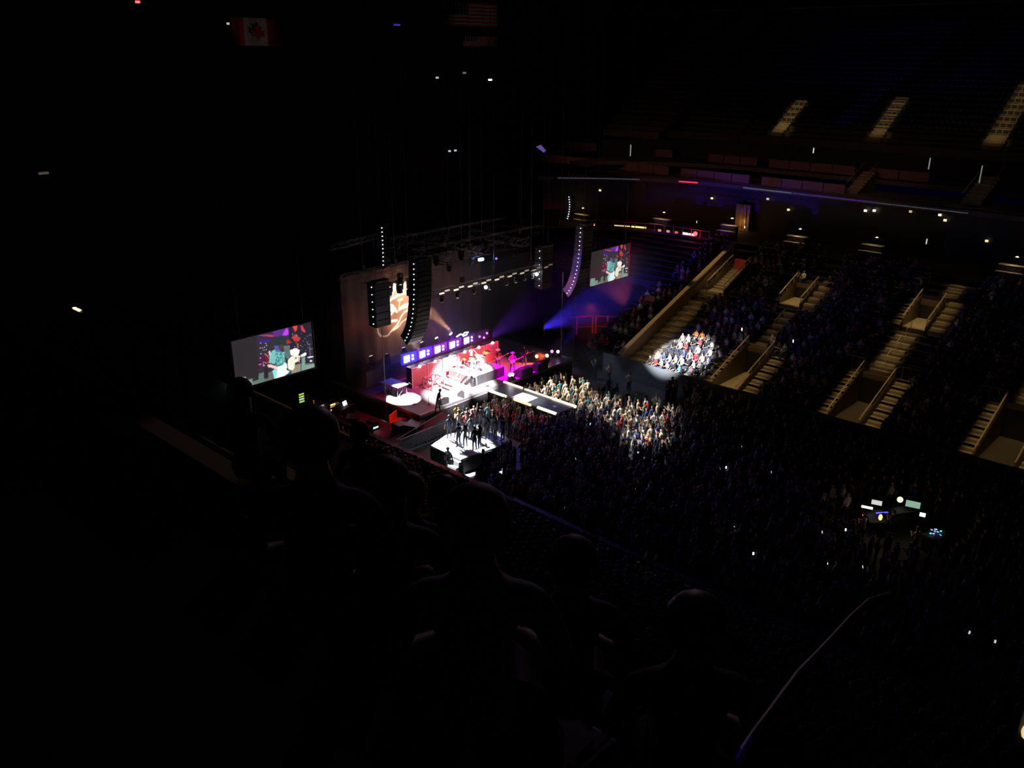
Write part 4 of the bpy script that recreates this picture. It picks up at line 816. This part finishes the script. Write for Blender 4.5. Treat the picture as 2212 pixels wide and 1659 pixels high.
def set_mats(me, ms_):
    k = np.zeros(len(me.polygons), np.int32); me.polygons.foreach_get('material_index', k); me.materials.clear()
    for q in ms_: me.materials.append(q)
    me.polygons.foreach_set('material_index', k)
def variant(pose, sh, hair=0, trousers=JEANS, skin=SKIN, src=None):
    k = (pose, sh, hair, trousers.name, skin.name)
    if k not in VAR:
        m = (src or MID[pose]).copy(); set_mats(m, (skin, shirt(sh), trousers, HAIRS[hair], SHOE))
        VAR[k] = m
    return VAR[k]
WORDS = {'stand': 'standing', 'clap': 'clapping', 'up': 'waving both arms', 'phone': 'with hands raised', 'oneup': 'waving one arm', 'seat': 'seated', 'seatclap': 'seated clapping', 'cross': 'arms folded'}
def crowd_person(x, y, z, rz, pose, sh, region, hair=None, s=None):
    hair = random.choice([0, 0, 1, 2, 2, 3]) if hair is None else hair
    o = bpy.data.objects.new('person', variant(pose, sh, hair)); C.objects.link(o); o.location = (x, y, z); o.rotation_euler.z = rz; s = s or random.uniform(.93, 1.05); o.scale = (s, s, s)
    hw = ['brown', 'blond', 'black', 'grey'][hair]
    return tag(o, '%s-haired person in a %s top %s %s' % (hw, sh, WORDS[pose], region), 'person', 'people %s' % region)
# hero figures with their own hair or hats as parts
def hero(loc, rz, pose, top, label, hair=0, trousers=BLK, hat=None, longhair=False, s=1.0, skin=SKIN, detail=2):
    me, J = body_mesh('person', pose, 1, False); set_mats(me, (skin, shirt(top), trousers, skin, SHOE))
    body = bpy.data.objects.new('person', me); C.objects.link(body); body.location = loc; body.rotation_euler.z = rz; body.scale = (s, s, s); tag(body, label, 'person')
    h = J[3][0]; b = MB(); b.ball(h+Vector((-.02, 0, .035)), .108, 12, 8, sz=(1.02, .98, 1.0))
    # trim the face side
    keep = [i for i, f in enumerate(b.f) if not (np.mean([b.v[k][0] for k in f]) > h.x+.045 and np.mean([b.v[k][2] for k in f]) < h.z+.07)]
    b.f = [b.f[i] for i in keep]; b.m = [b.m[i] for i in keep]
    if longhair: b.tube([h+Vector((-.05, 0, .0)), h+Vector((-.10, 0, -.16)), h+Vector((-.09, 0, -.34))], [.095, .10, .05], 10)
    b.build('hair', HAIRS[hair], body, smooth=True)
    if hat: q = MB(); q.tube([h+Vector((0, 0, .06)), h+Vector((0, 0, .075))], [.2, .19], 16); q.tube([h+Vector((0, 0, .07)), h+Vector((0, 0, .17))], [.11, .09], 12); q.build('hat', mat('hat_'+hat, SHIRTS[hat], .7), body)
    return body, J
# guests on the lit platform (facing the stage, towards -X)
PI = math.pi
hero((-38.89, 35.62, 1), PI-.2, 'stand', 'navy', 'person in navy at the left edge of the white platform, back to the camera', 0)
hero((-37.45, 35.1, 1), PI, 'stand', 'grey', 'broad man in a grey shirt standing legs apart on the white platform', 2, JEANS)
hero((-37.1, 35.37, 1), PI-.3, 'clap', 'grey', 'slim person with long dark hair beside the broad man on the platform', 2, BLK, longhair=True, s=.93)
hero((-37.87, 36.6, 1), PI, 'cross', 'grey', 'person in grey in the middle of the platform group', 0)
hero((-36.32, 35.45, 1), PI-.1, 'stand', 'black', 'person in black at the front of the platform, left of a close couple', 2)
hero((-36.25, 35.85, 1), PI+.3, 'clap', 'navy', 'person in navy at the front of the platform, right of a close couple', 1, JEANS, longhair=True)
hero((-36.86, 37.17, 1), PI, 'stand', 'black', 'long-haired person in black at the right side of the platform', 2, longhair=True, s=.95)
hero((-36.46, 37.5, 1), PI, 'stand', 'grey', 'person in a grey top near the right rear of the platform', 1, JEANS, s=.97)
hero((-36.05, 37.8, 1), PI+.2, 'stand', 'blue', 'person in blue jeans at the far right of the platform', 0, JEANS)
hero((-37.6, 37.6, 1), PI, 'phone', 'white', 'person in white filming from behind the platform group', 1, JEANS)
hero((-39.1, 36.7, 1), PI, 'clap', 'cream', 'person in cream by the stage side of the platform', 1, JEANS, longhair=True)
hero((-38.9, 37.3, 1), PI, 'up', 'pink', 'person in pink with arms up at the rear of the platform', 0, JEANS)
hero((-38.3, 38.05, 1), PI, 'clap', 'white', 'person in white clapping at the rear of the platform', 2, JEANS)
hero((-37.1, 38.0, 1), PI, 'phone', 'teal', 'person in teal filming at the rear right of the platform', 3, JEANS)
hero((-36.75, 33.5, .0), PI/2+.3, 'stand', 'black', 'security guard in black standing by the bright platform steps', 2, s=1.05)
hero((-34.9, 34.8, .0), PI+.4, 'stand', 'black', 'person in a dark jacket lit from behind in front of the banner', 3, s=1.05)
hero((-41.9, 37.3, 1.5), PI*.35, 'lean', 'black', 'stagehand in black striding bent forward along the stage lip', 2, s=1.02)
hero((-41.35, 38.6, .2), PI, 'stand', 'yellow', 'guard in a yellow vest between stage lip and barrier', 1)
# band
gb, J = hero((-45.0, 46.6, 1.5), -.4, 'guitar', 'plaid red', 'guitarist in a pale hat playing before the rightmost speaker panels', 1, JEANS, hat='cream')
gb2, J2 = hero((-43.7, 46.9, 1.5), -.5, 'guitar', 'red', 'guitarist with a cap standing wide-legged on the magenta deck', 0, JEANS, hat='pink')
gb3, J3 = hero((-44.1, 48.7, 1.5), -.7, 'guitar', 'black', 'bass player in black in the dark at the far side of the stage', 2)
gb4, J4 = hero((-43.6, 42.6, 1.5), -.3, 'guitar', 'white', 'singer with guitar lost in the white glare at centre stage', 1, JEANS, hat='white')
dr, Jd = hero((-45.5, 44.15, 2.25), 0, 'drum', 'white', 'drummer in white behind the kit on the raised platform', 1)
def guitar(b, nm, label):
    g = MB(); g.prism([(-.22, -.13), (-.08, -.10), (.08, -.13), (.14, -.04), (.14, .05), (.08, .12), (-.06, .10), (-.2, .15), (-.27, .02)], 'z', -.025, .025); q = MB()
    q.box(.12, .72, -.025, .03, .0, .03); q.box(.72, .88, -.04, .05, -.01, .03)
    t = empty('guitar', (b.location.x, b.location.y, b.location.z+1.02), 0, label, 'guitar'); t.rotation_euler = (PI/2, -.35, b.rotation_euler.z+PI/2)
    off = Vector((math.cos(b.rotation_euler.z), math.sin(b.rotation_euler.z), 0))*.23; t.location += off
    g.build('body', mat(nm, {'guitar_white': (.85, .85, .82), 'guitar_dark': (.03, .03, .03)}[nm], .2), t, bevel=.01); q.build('neck', mat('maple', (.55, .35, .18), .4), t)
guitar(gb, 'guitar_white', 'pale guitar held by the hatted player at the right of the speaker wall'); guitar(gb2, 'guitar_white', 'pale guitar held by the player on the magenta deck')
guitar(gb3, 'guitar_dark', 'dark bass guitar held by the player in black'); guitar(gb4, 'guitar_white', 'white guitar held by the singer at centre stage')
COL = ['white', 'black', 'grey', 'red', 'blue', 'teal', 'plaid red', 'cream', 'navy', 'pink']
taken = []
def free(x, y, d=.48):
    for a, b in taken:
        if (a-x)**2+(b-y)**2 < d*d: return False
    taken.append((x, y)); return True
def fill(n, x0, x1, y0, y1, region, cols, poses, ok=lambda x, y: True, face=PI, d=.5):
    c = 0; k = 0
    while c < n and k < n*60:
        k += 1; x, y = random.uniform(x0, x1), random.uniform(y0, y1)
        if ok(x, y) and free(x, y, d): crowd_person(x, y, 0, face+random.uniform(-.35, .35), random.choice(poses), random.choice(cols), region); c += 1
ST = ['stand', 'clap', 'stand', 'stand', 'phone', 'clap', 'oneup', 'cross']
onplat = lambda x, y: not (-40.0 < x < -35.2 and y < 40.1)
fill(62, -40.6, -35.9, 37.5, 42.5, 'in the pit left of the catwalk', ['white', 'white', 'cream', 'grey', 'plaid red', 'red', 'black', 'pink', 'teal'], ST, lambda x, y: y > 40.2 or x > -35.5 or x < -40.1, face=PI)
fill(20, -35.1, -33.2, 33.2, 40, 'beside the platform banner', ['black', 'plaid red', 'grey', 'cream', 'navy'], ST, lambda x, y: y > 36.3 or x > -34.0)
fill(66, -41.2, -34.6, 45.4, 49.6, 'in the far catwalk pit', ['white', 'cream', 'cream', 'grey', 'black', 'teal', 'white'], ST, face=PI)
fill(24, -35.4, -33.6, 41.0, 45.3, 'around the tip of the catwalk', ['white', 'black', 'teal', 'grey', 'navy', 'blue'], ST)
fill(46, -33.4, -29.4, 44.2, 50.6, 'in the lit floor crowd patch', ['white', 'cream', 'white', 'red', 'blue', 'grey', 'black'], ST, d=.6)
# seated fans in the lit patch of the far stand
def seatrow(i): return FY0+i*ROW
blk = lambda x, y: any(a-1.6 < x < b+1.6 and c-.9 < y < d for a, b, c, d in VOMS) or (-39.8 < x < -37.2) or (-31.1 < x < -29.5) or (-22.0 < x < -18.0) or (-12.4 < x < -10.2)
used = set(); cnt = 0
for i in range(0, 9):
    y = seatrow(i)+.58; x = -37.0+i*.2
    while x < -32.4:
        if i == 2 and x < -35.4: x += .56; continue
        if random.random() < .93:
            c = random.choice(['white', 'white', 'cream', 'grey', 'blue', 'black', 'teal', 'pink', 'red', 'black'])
            if (i, round(x)) == (5, -35): c = 'orange'
            crowd_person(x, y, farz(seatrow(i)), -PI*.62+random.uniform(-.3, .3), random.choice(['seat', 'seatclap', 'seat']), c, 'in spotlit stand row %s' % ['one', 'two', 'three', 'four', 'five', 'six', 'seven', 'eight', 'nine'][i]); cnt += 1; used.add((i, round(x/.56)))
        x += .56
# the uncounted rest of the crowd, one object for each area
def crowd_mass(name, items, label):
    """items: (x, y, z, rz, pose, shirt index)"""
    VS, FS, MI = [], [], []; off = 0; cache = {}
    for p, me in LOW.items():
        v = np.zeros(len(me.vertices)*3); me.vertices.foreach_get('co', v); f = [tuple(q.vertices) for q in me.polygons]; m = np.zeros(len(f), np.int32); me.polygons.foreach_get('material_index', m); cache[p] = (v.reshape(-1, 3), f, m)
    loops, starts, tot = [], [], []
    for x, y, z, rz, p, si, s in items:
        v, f, m = cache[p]; c, sn = math.cos(rz), math.sin(rz); q = v*s; w_ = np.stack([q[:, 0]*c-q[:, 1]*sn+x, q[:, 0]*sn+q[:, 1]*c+y, q[:, 2]+z], 1); VS.append(w_)
        for g in f: loops.extend(i+off for i in g); tot.append(len(g))
        mm = m.copy(); mm[m == 0] = 0; mm[m == 1] = 5+si; mm[m == 2] = 2+(si % 2)*0; mm[m == 3] = 3 if si % 3 else 1; mm[m == 4] = 4; MI.append(mm); off += len(v)
    V = np.concatenate(VS); me = bpy.data.meshes.new(name); me.vertices.add(len(V)); me.vertices.foreach_set('co', V.astype('f').ravel())
    me.loops.add(len(loops)); me.loops.foreach_set('vertex_index', np.array(loops, np.int32)); me.polygons.add(len(tot)); t_ = np.array(tot, np.int32)
    me.polygons.foreach_set('loop_start', np.concatenate([[0], np.cumsum(t_)[:-1]]).astype(np.int32)); me.polygons.foreach_set('loop_total', t_)
    for q in [SKIN, HAIRS[1], JEANS, HAIRS[2], SHOE]+[shirt(c) for c in COL]: me.materials.append(q)
    me.polygons.foreach_set('material_index', np.concatenate(MI)); me.polygons.foreach_set('use_smooth', [True]*len(tot)); me.update(calc_edges=True); me.validate()
    o = bpy.data.objects.new(name, me); C.objects.link(o); return tag(o, label, 'crowd', kind='stuff')
it = []; k = 0
while k < 5200 and len(it) < 1250:
    k += 1; x, y = random.uniform(-41, 4), random.uniform(32.8, 54.5)
    if not onplat(x, y) or (x < -35.3 and 42.5 < y < 45.2) or (-33.6 < x < -31 and 45 < y < 53) or (-43 < x < -33.8 and 49.6 < y < 55 and random.random() < .97) or (-15.8 < x < -9.6 and 42.6 < y < 48.4): continue
    if x < -34 and y < 38: continue
    if free(x, y, .52): it.append((x, y, 0, PI+random.uniform(-.4, .4), random.choice(['stand', 'clap', 'stand', 'stand', 'phone']), random.choice([1, 1, 2, 8, 8, 4, 5, 6, 0, 7]), random.uniform(.93, 1.05)))
crowd_mass('floor_crowd', it, 'dark mass of fans standing on the arena floor')
it = []
for i in range(22):
    x = -37.0
    while x < 1:
        y = seatrow(i)+.58
        if not blk(x, y) and not (i < 9 and x < -32.3) and random.random() < .9: it.append((x+random.uniform(-.06, .06), y, farz(seatrow(i)), -PI*.62+random.uniform(-.3, .3), random.choice(['seat', 'seatclap', 'seat', 'seat', 'clap']), random.choice([1, 2, 8, 8, 4, 5, 6, 0, 9]), random.uniform(.93, 1.05)))
        x += .56
crowd_mass('stand_crowd', it, 'dark mass of seated fans filling the far stand')
it = []
for i in range(22):
    x = -43.2+i*.05
    while x < -40.2:
        if random.random() < .62: it.append((x, seatrow(i)+.58, farz(seatrow(i)), -PI*.6, random.choice(['seat', 'seatclap']), random.choice([1, 2, 3, 6, 9, 0]), random.uniform(.93, 1.05)))
        x += .58
crowd_mass('stand_crowd', it, 'red-lit fans in the stand left of the tan parapet')
it = []
for i in range(20):
    x = -44.0
    while x < 4:
        if random.random() < .82: it.append((x, 32.0-i*ROW-.42, .3+FM*(i*ROW), PI*.8, random.choice(['seat', 'seatclap', 'seat']), random.choice([1, 2, 8, 6, 4]), random.uniform(.93, 1.05)))
        x += .58
crowd_mass('stand_crowd', it, 'nearly black mass of fans in the near stand below the camera')
# seats: low backs showing between the fans
def seats(name, rows, label):
    m = MB()
    for x0, x1, y, z, sgn in rows:
        x = x0
        while x < x1:
            if name == 'stadium_seats' and y < 80 and blk(x, y): x += .56; continue
            m.box(x+.03, x+.50, y-.02+sgn*.22, y+.03+sgn*.22, z+.38, z+.82); m.box(x+.03, x+.50, y-.2, y+.2, z+.38, z+.44); x += .56
    return tag(m.build(name, SEAT), label, 'seats', kind='stuff')
seats('stadium_seats', [(-37, 2, seatrow(i)+.42, farz(seatrow(i)), 1) for i in range(22) if i in (2, 3, 12, 20, 21)], 'dark stadium seats in the far stand')
seats('stadium_seats', [(-70, 4, 91.6+i*.85 if True else 0, 16.6+i*.527, 1) for i in range(2, 22)], 'unlit empty seats of the top stand')
# ---------------------------------------------------------------- phones glowing in the crowd
for i, (x, y, e) in enumerate([(-22.8, 43.6, .8), (-18.8, 37.5, .9), (-16.8, 35.9, .9), (-13.7, 37.6, .4), (-12.3, 38.5, .3), (-23.6, 46.9, .3), (-23.0, 43.2, 1.2), (-25.2, 37.5, 1), (-25.0, 37.9, .8), (-24.4, 34.5, .3), (-27.3, 35.2, .3), (-29.5, 33, .6), (-26.7, 33, .6), (-28.4, 42.9, 2), (-32.9, 43.1, 1), (-6.8, 36.6, .2), (-5.8, 36.7, .2), (-14.4, 41.4, .5), (-27.9, 41.6, .3), (-15.2, 40.3, .2), (-20.5, 44.9, .2), (-30.2, 38.2, .2), (-9.5, 42.4, .2)]):
    t = empty('smartphone', (x, y, 1.52), .4*i, 'tiny glowing phone in the dark floor crowd, number %d counting away from the stage-side camera corner' % (i+1) if False else 'tiny glowing phone screen held up in the dark floor crowd', 'phone', 'glowing phones in the floor crowd')
    t.rotation_euler.x = -.3; MB().box(-.045, .045, -.008, .008, -.08, .08).build('case', BLACK, t); MB().box(-.04, .04, -.012, -.008, -.072, .072).build('display', lit((.85, .95, 1), 3*e), t)
for i, (x, y, z, l_, e) in enumerate([(-31.7, 60.9, 3.5, 'lone glowing phone high in the middle of the far stand', 2.5), (-27.2, 60.6, 3.6, 'small phone glow among the far stand fans between second and third aisle', .8), (-44.6, 74.2, 8.7, 'pale screen glow behind the top row left of the first aisle', .6), (-39.1, 73.6, 9.0, 'white glow over the top of the first aisle', .8)]):
    t = empty('smartphone', (x, y, z+1), -.7, l_, 'phone'); MB().box(-.09, .09, -.01, .01, -.12, .12).build('case', BLACK, t); MB().box(-.085, .085, -.014, -.01, -.11, .11).build('display', lit((.9, .95, 1), e*2), t)
# ---------------------------------------------------------------- sound and light desks on the floor (front of house)
def desk(x, y, rz, wd, label, c=DARK):
    t = empty('mixing_console', (x, y, 0), rz, label, 'mixing desk', 'front of house desks'); MB().prism([(-.45, .85), (.45, .95), (.45, 1.05), (-.45, .92)], 'y', -wd/2, wd/2).build('control_surface', c, t)
    for Y in (-wd/2+.1, wd/2-.1): MB().box(-.35, .35, Y-.03, Y+.03, 0, .87).build('leg', BLACK, t)
    return t
def monitor(x, y, z, rz, w_, h_, c, e, label):
    t = empty('monitor', (x, y, z), rz, label, 'monitor', 'front of house monitors'); MB().box(-.02, .02, -w_/2-.02, w_/2+.02, .0, h_+.04).build('bezel', BLACK, t); MB().box(.02, .03, -w_/2, w_/2, .02, h_+.02).build('display', lit(c, e), t); t.rotation_euler.y = -.35
    return t
desk(-13.4, 46.6, -.6, 2.4, 'wide lighting desk in the middle of the floor crowd'); desk(-14.1, 45.0, .5, 1.5, 'side desk with blue-lit edge left of the wide desk'); desk(-11.0, 45.2, -.4, 1.2, 'sound desk covered in coloured lights at right')
CX, CY = -13.0, 45.6
for i, (x, y, z, w_, h_, c, e, l_) in enumerate([(-14.5, 45.9, 1.15, .55, .26, (.8, .8, .78), .8, 'grey lit monitor at the left of the lighting desk'), (-12.9, 47.0, 1.15, .75, .36, (.35, .6, .45), .7, 'greenish lit monitor on the wide desk'), (-12.2, 46.6, 1.0, .3, .22, (.95, 1, 1), 1.4, 'white tilted screen at the right end of the wide desk'), (-14.75, 45.2, 1.1, .6, .14, (1, .95, .85), 1.6, 'bright white strip screen at the far left of the desk')]):
    monitor(x, y, z, math.atan2(-y, -x)*1.0, w_, h_, c, e, l_)
t = empty('desk_fan_lamp', (-13.65, 47.1, 1.35), 0, 'round cream glowing lamp on the wide desk', 'lamp'); MB().ball((0, 0, 0), .17, 12, 8).build('globe', lit((1, .95, .7), 1.1), t); MB().tube([(0, 0, -.4), (0, 0, -.1)], .02, 5).build('stand', BLACK, t)
t = empty('desk_lamp', (-13.7, 44.4, 1.3), 0, 'amber glowing oval lamp in front of the lighting desk', 'lamp'); MB().ball((0, 0, 0), .13, 12, 8, sz=(.8, .8, 1.4)).build('globe', lit((1, .7, .2), 2.2), t); MB().tube([(0, 0, -.5), (0, 0, -.1)], .02, 5).build('stand', BLACK, t)
point('desk_glow', (-13.7, 44.2, 1.5), 3, (1, .65, .3), .1)
tag(MB().box(-.03, .03, -.35, .35, 0, .05).build('blue_lit_bar', lit((.08, .06, 1), 2.5), None, (-14.0, 45.5, 1.0), -.7), 'blue glowing bar on the side desk', 'light')
for i in range(9):
    x, y = -11.0+rr.uniform(-.3, .3), 45.3+rr.uniform(-.35, .35)
    tag(MB().box(-.04, .04, -.05, .05, 0, .03).build('desk_button_light', lit([(.1, .9, .7), (.2, .4, 1), (.5, .3, 1)][i % 3], 1.6), None, (x, y, 1.04), i), '%s lit button block on the sound desk at right' % ['green', 'blue', 'violet'][i % 3], 'light', '%s sound desk lights' % ['green', 'blue', 'violet'][i % 3])
tag(MB().ball((0, 0, 0), .05, 6, 4).build('red_light', lit((1, .05, .03), 2), None, (-14.4, 43.7, 1.45)), 'small red light left of the lighting desk', 'light')
for x, y, c, l_ in [(-14.2, 43.4, 'cream', 'crew member in cream lit by a red lamp left of the desks'), (-13.2, 44.9, 'black', 'crew member in black at the wide lighting desk'), (-11.6, 44.0, 'cream', 'crew member lit amber between the two desks'), (-10.4, 44.6, 'black', 'crew member in black at the sound desk')]:
    hero((x, y, 0), PI-.3, 'clap', c, l_, 2)
point('crew_glow', (-14.5, 43.9, 1.9), 3, (1, .6, .45), .1); point('crew_glow', (-11.9, 44.3, 1.8), 3, (1, .6, .4), .1)
for i, (x, y, m) in enumerate([(-20.0, 31.0, 1), (-19.5, 31.1, 0)]):
    tag(MB().prism([(-.2, 0), (.15, -.05), (.12, .3), (.0, .2)], 'x', 0, .02).build('white_paper', mat('paper', (.5, .42, .36), .7), None, (x, y, 2.2)), 'pale scrap of cloth at the near boards, %s of two' % ['left', 'right'][i], 'cloth')
spot('near_glint', (-19, 33, 7), (-19.8, 31, 2), 40, (1, .8, .6), 12)
# ---------------------------------------------------------------- the near top stand in front of the camera
def tz(y): return 18.95+TIERM*(6.5-y)
t = empty('front_railing', (0, 6.4, 19.0), 0, 'pinkish capped glass railing along the front of the camera stand', 'railing')
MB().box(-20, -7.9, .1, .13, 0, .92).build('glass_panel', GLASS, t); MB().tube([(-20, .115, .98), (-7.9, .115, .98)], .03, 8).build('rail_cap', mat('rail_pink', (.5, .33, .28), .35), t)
for k in range(7): MB().box(-20.0+k*2, -19.95+k*2, .07, .16, -.2, .95).build('post', BLACK, t)
spot('rail_cap_fill', (-11, 20, 27), (-10.3, 6.5, 20), 1700, (1, .6, .5), 12, .4)  # unseen spot added so the rail cap shows
spot('front_rows_fill', (-22, 32, 29), (-2.8, 2.2, 23.2), 1000, (.75, .5, .7), 10, .6)  # unseen spot added for a weak rim on the front spectators
def seat(x, y, z, label):
    t = empty('stadium_seat', (x, y, z), 0, label, 'seat', 'seats of the camera stand')
    MB().prism([(-.24, -.2), (.24, -.2), (.24, .22), (-.24, .22)], 'z', .40, .45).build('seat', SEAT, t, bevel=.02)
    MB().prism([(-.23, .42), (.23, .42), (.23, .78), (.17, .86), (-.17, .86), (-.23, .78)], 'y', -.25, -.21).build('backrest', SEAT, t, bevel=.015)
    for s in (-.27, .27): MB().box(s-.02, s+.02, -.22, .15, .6, .63).build('armrest', BLACK, t)
    return t
s0 = seat(-3.2, 3.55, tz(3.9)+.02, 'dark plastic stadium seat in the camera stand')
for k, (x, y) in enumerate([(-3.8, 3.55), (-4.4, 3.55), (-2.6, 3.55), (-5, 3.55), (-5.6, 3.55)]+[(-2.2-.6*j, 2.7) for j in range(5)]+[(-4-.6*j, 4.4) for j in range(6)]): copy_tree(s0, loc=(x, y, 18.95+TIERM*(6.6-ROW*math.ceil((6.6-y)/ROW)+ROW*0 - 0) if False else 18.95+TIERM*(6.5-(6.6-math.floor((6.6-y)/ROW)*ROW))+.02))
s0.location.z = 18.95+TIERM*(6.5-(6.6-math.floor((6.6-3.55)/ROW)*ROW))+.02
def spectator(x, y, zh, top, hair, label, longhair=False, hat=None):
    hero((x, y, zh-1.16), PI*.72, 'seat', top, label, hair, BLK, longhair=longhair, hat=hat, s=1.0)
spectator(-6.04, 3.26, 22.42, 'black', 0, 'silhouetted spectator with long hair below the left video screen', True)
spectator(-2.31, 1.48, 23.765, 'navy', 2, 'silhouetted spectator whose big dark head interrupts the railing')
spectator(-6.61, 4.82, 21.37, 'black', 2, 'small silhouetted spectator by the railing near the stage end')
spectator(-3.85, 3.46, 22.24, 'plaid red', 2, 'silhouetted spectator in a maroon cap at the bottom of the lit platform')
spectator(-1.51, 1.47, 23.76, 'grey', 3, 'silhouetted spectator with a rim-lit rounded head at lower centre')
spectator(-2.40, 1.85, 23.42, 'black', 0, 'silhouetted spectator left of the maroon cap', True)
spectator(-3.19, 2.61, 22.80, 'black', 1, 'silhouetted spectator just left of the maroon cap, farther one')
spectator(-1.88, 2.38, 23.05, 'navy', 0, 'nearly invisible spectator right of the rim-lit head')
spectator(-1.16, 2.12, 23.25, 'black', 2, 'nearly invisible spectator at lower middle right')
HRPTS = [(-.78, 1.71, 23.22), (-.80, 1.76, 23.21), (-.85, 1.96, 23.13), (-.88, 2.13, 23.08), (-.94, 2.47, 22.99), (-.98, 2.82, 22.9), (-1.01, 3.13, 22.84), (-1.04, 3.42, 22.76), (-1.02, 3.63, 22.7), (-.96, 3.72, 22.62)]
t = empty('aisle_handrail', (0, 0, 0), 0, 'slim violet-lit handrail slanting up from the bottom edge at right', 'handrail')
MB().tube(HRPTS, .015, 8).build('tube', mat('rail_grey', (.10, .10, .12), .4, .3), t, smooth=True)
MB().tube([HRPTS[-1], (HRPTS[-1][0], HRPTS[-1][1], 20.9)], .011, 8).build('post', mat('rail_dark', (.05, .05, .05), .5), t)
spot('rail_violet_fill', (-.95, 2.25, 23.45), HRPTS[1], .5, (.15, .0, 1), 40, .8, .03); spot('rail_grey', (-3, 3.4, 24), HRPTS[5], .3, (.6, .5, .7), 30, .8, .03)  # unseen little spots added beside the handrail to tint it
t = empty('spectator_phone', (-.20, 1.97, 23.56), .5, 'warm glowing device at the lower right corner', 'phone'); MB().box(-.03, .03, -.01, .01, -.05, .05).build('case', BLACK, t); MB().ball((-.0, -.02, 0), .028, 8, 6).build('display', lit((1, .75, .35), .8), t)
tag(MB().box(-.03, .03, 0, .6, 0, .04).build('step_edge', mat('step_edge', (.25, .2, .12), .7), None, (-1.08, 4.6, 21.62)), 'faint tan step edge slanting down at lower right', 'step')
# ---------------------------------------------------------------- stage haze
mh = bpy.data.materials.new('haze'); mh.use_nodes = True; nt = mh.node_tree; nt.nodes.remove(nt.nodes['Principled BSDF']); vs_ = nt.nodes.new('ShaderNodeVolumeScatter')
vs_.inputs['Density'].default_value = .055; vs_.inputs['Anisotropy'].default_value = .1; vs_.inputs['Color'].default_value = (1, 1, 1, 1)
nt.links.new(vs_.outputs[0], nt.nodes['Material Output'].inputs['Volume'])
mh2 = mh.copy(); mh2.name = 'haze_thin'; mh2.node_tree.nodes['Volume Scatter'].inputs['Density'].default_value = .03
hz = MB().box(-51.6, -46.9, 35, 54.2, 1.6, 9.6).build('stage_haze', None); hz.data.materials.clear(); hz.data.materials.append(mh)
tag(hz, 'smoky haze between the speaker wall and the backdrop', 'haze', kind='stuff')
hz2 = MB().box(-52, -41.5, 54.3, 66, .35, 9).build('stage_haze', None); hz2.data.materials.clear(); hz2.data.materials.append(mh2)
tag(hz2, 'thin blue haze drifting over the dark floor corner beyond the stage', 'haze', kind='stuff')
hz3 = MB().box(-45.8, -36.0, 49.8, 54.2, .02, 2.6).build('stage_haze', None); hz3.data.materials.clear(); hz3.data.materials.append(mh2)
tag(hz3, 'thin grey haze over the empty floor between far pit and stand', 'haze', kind='stuff')
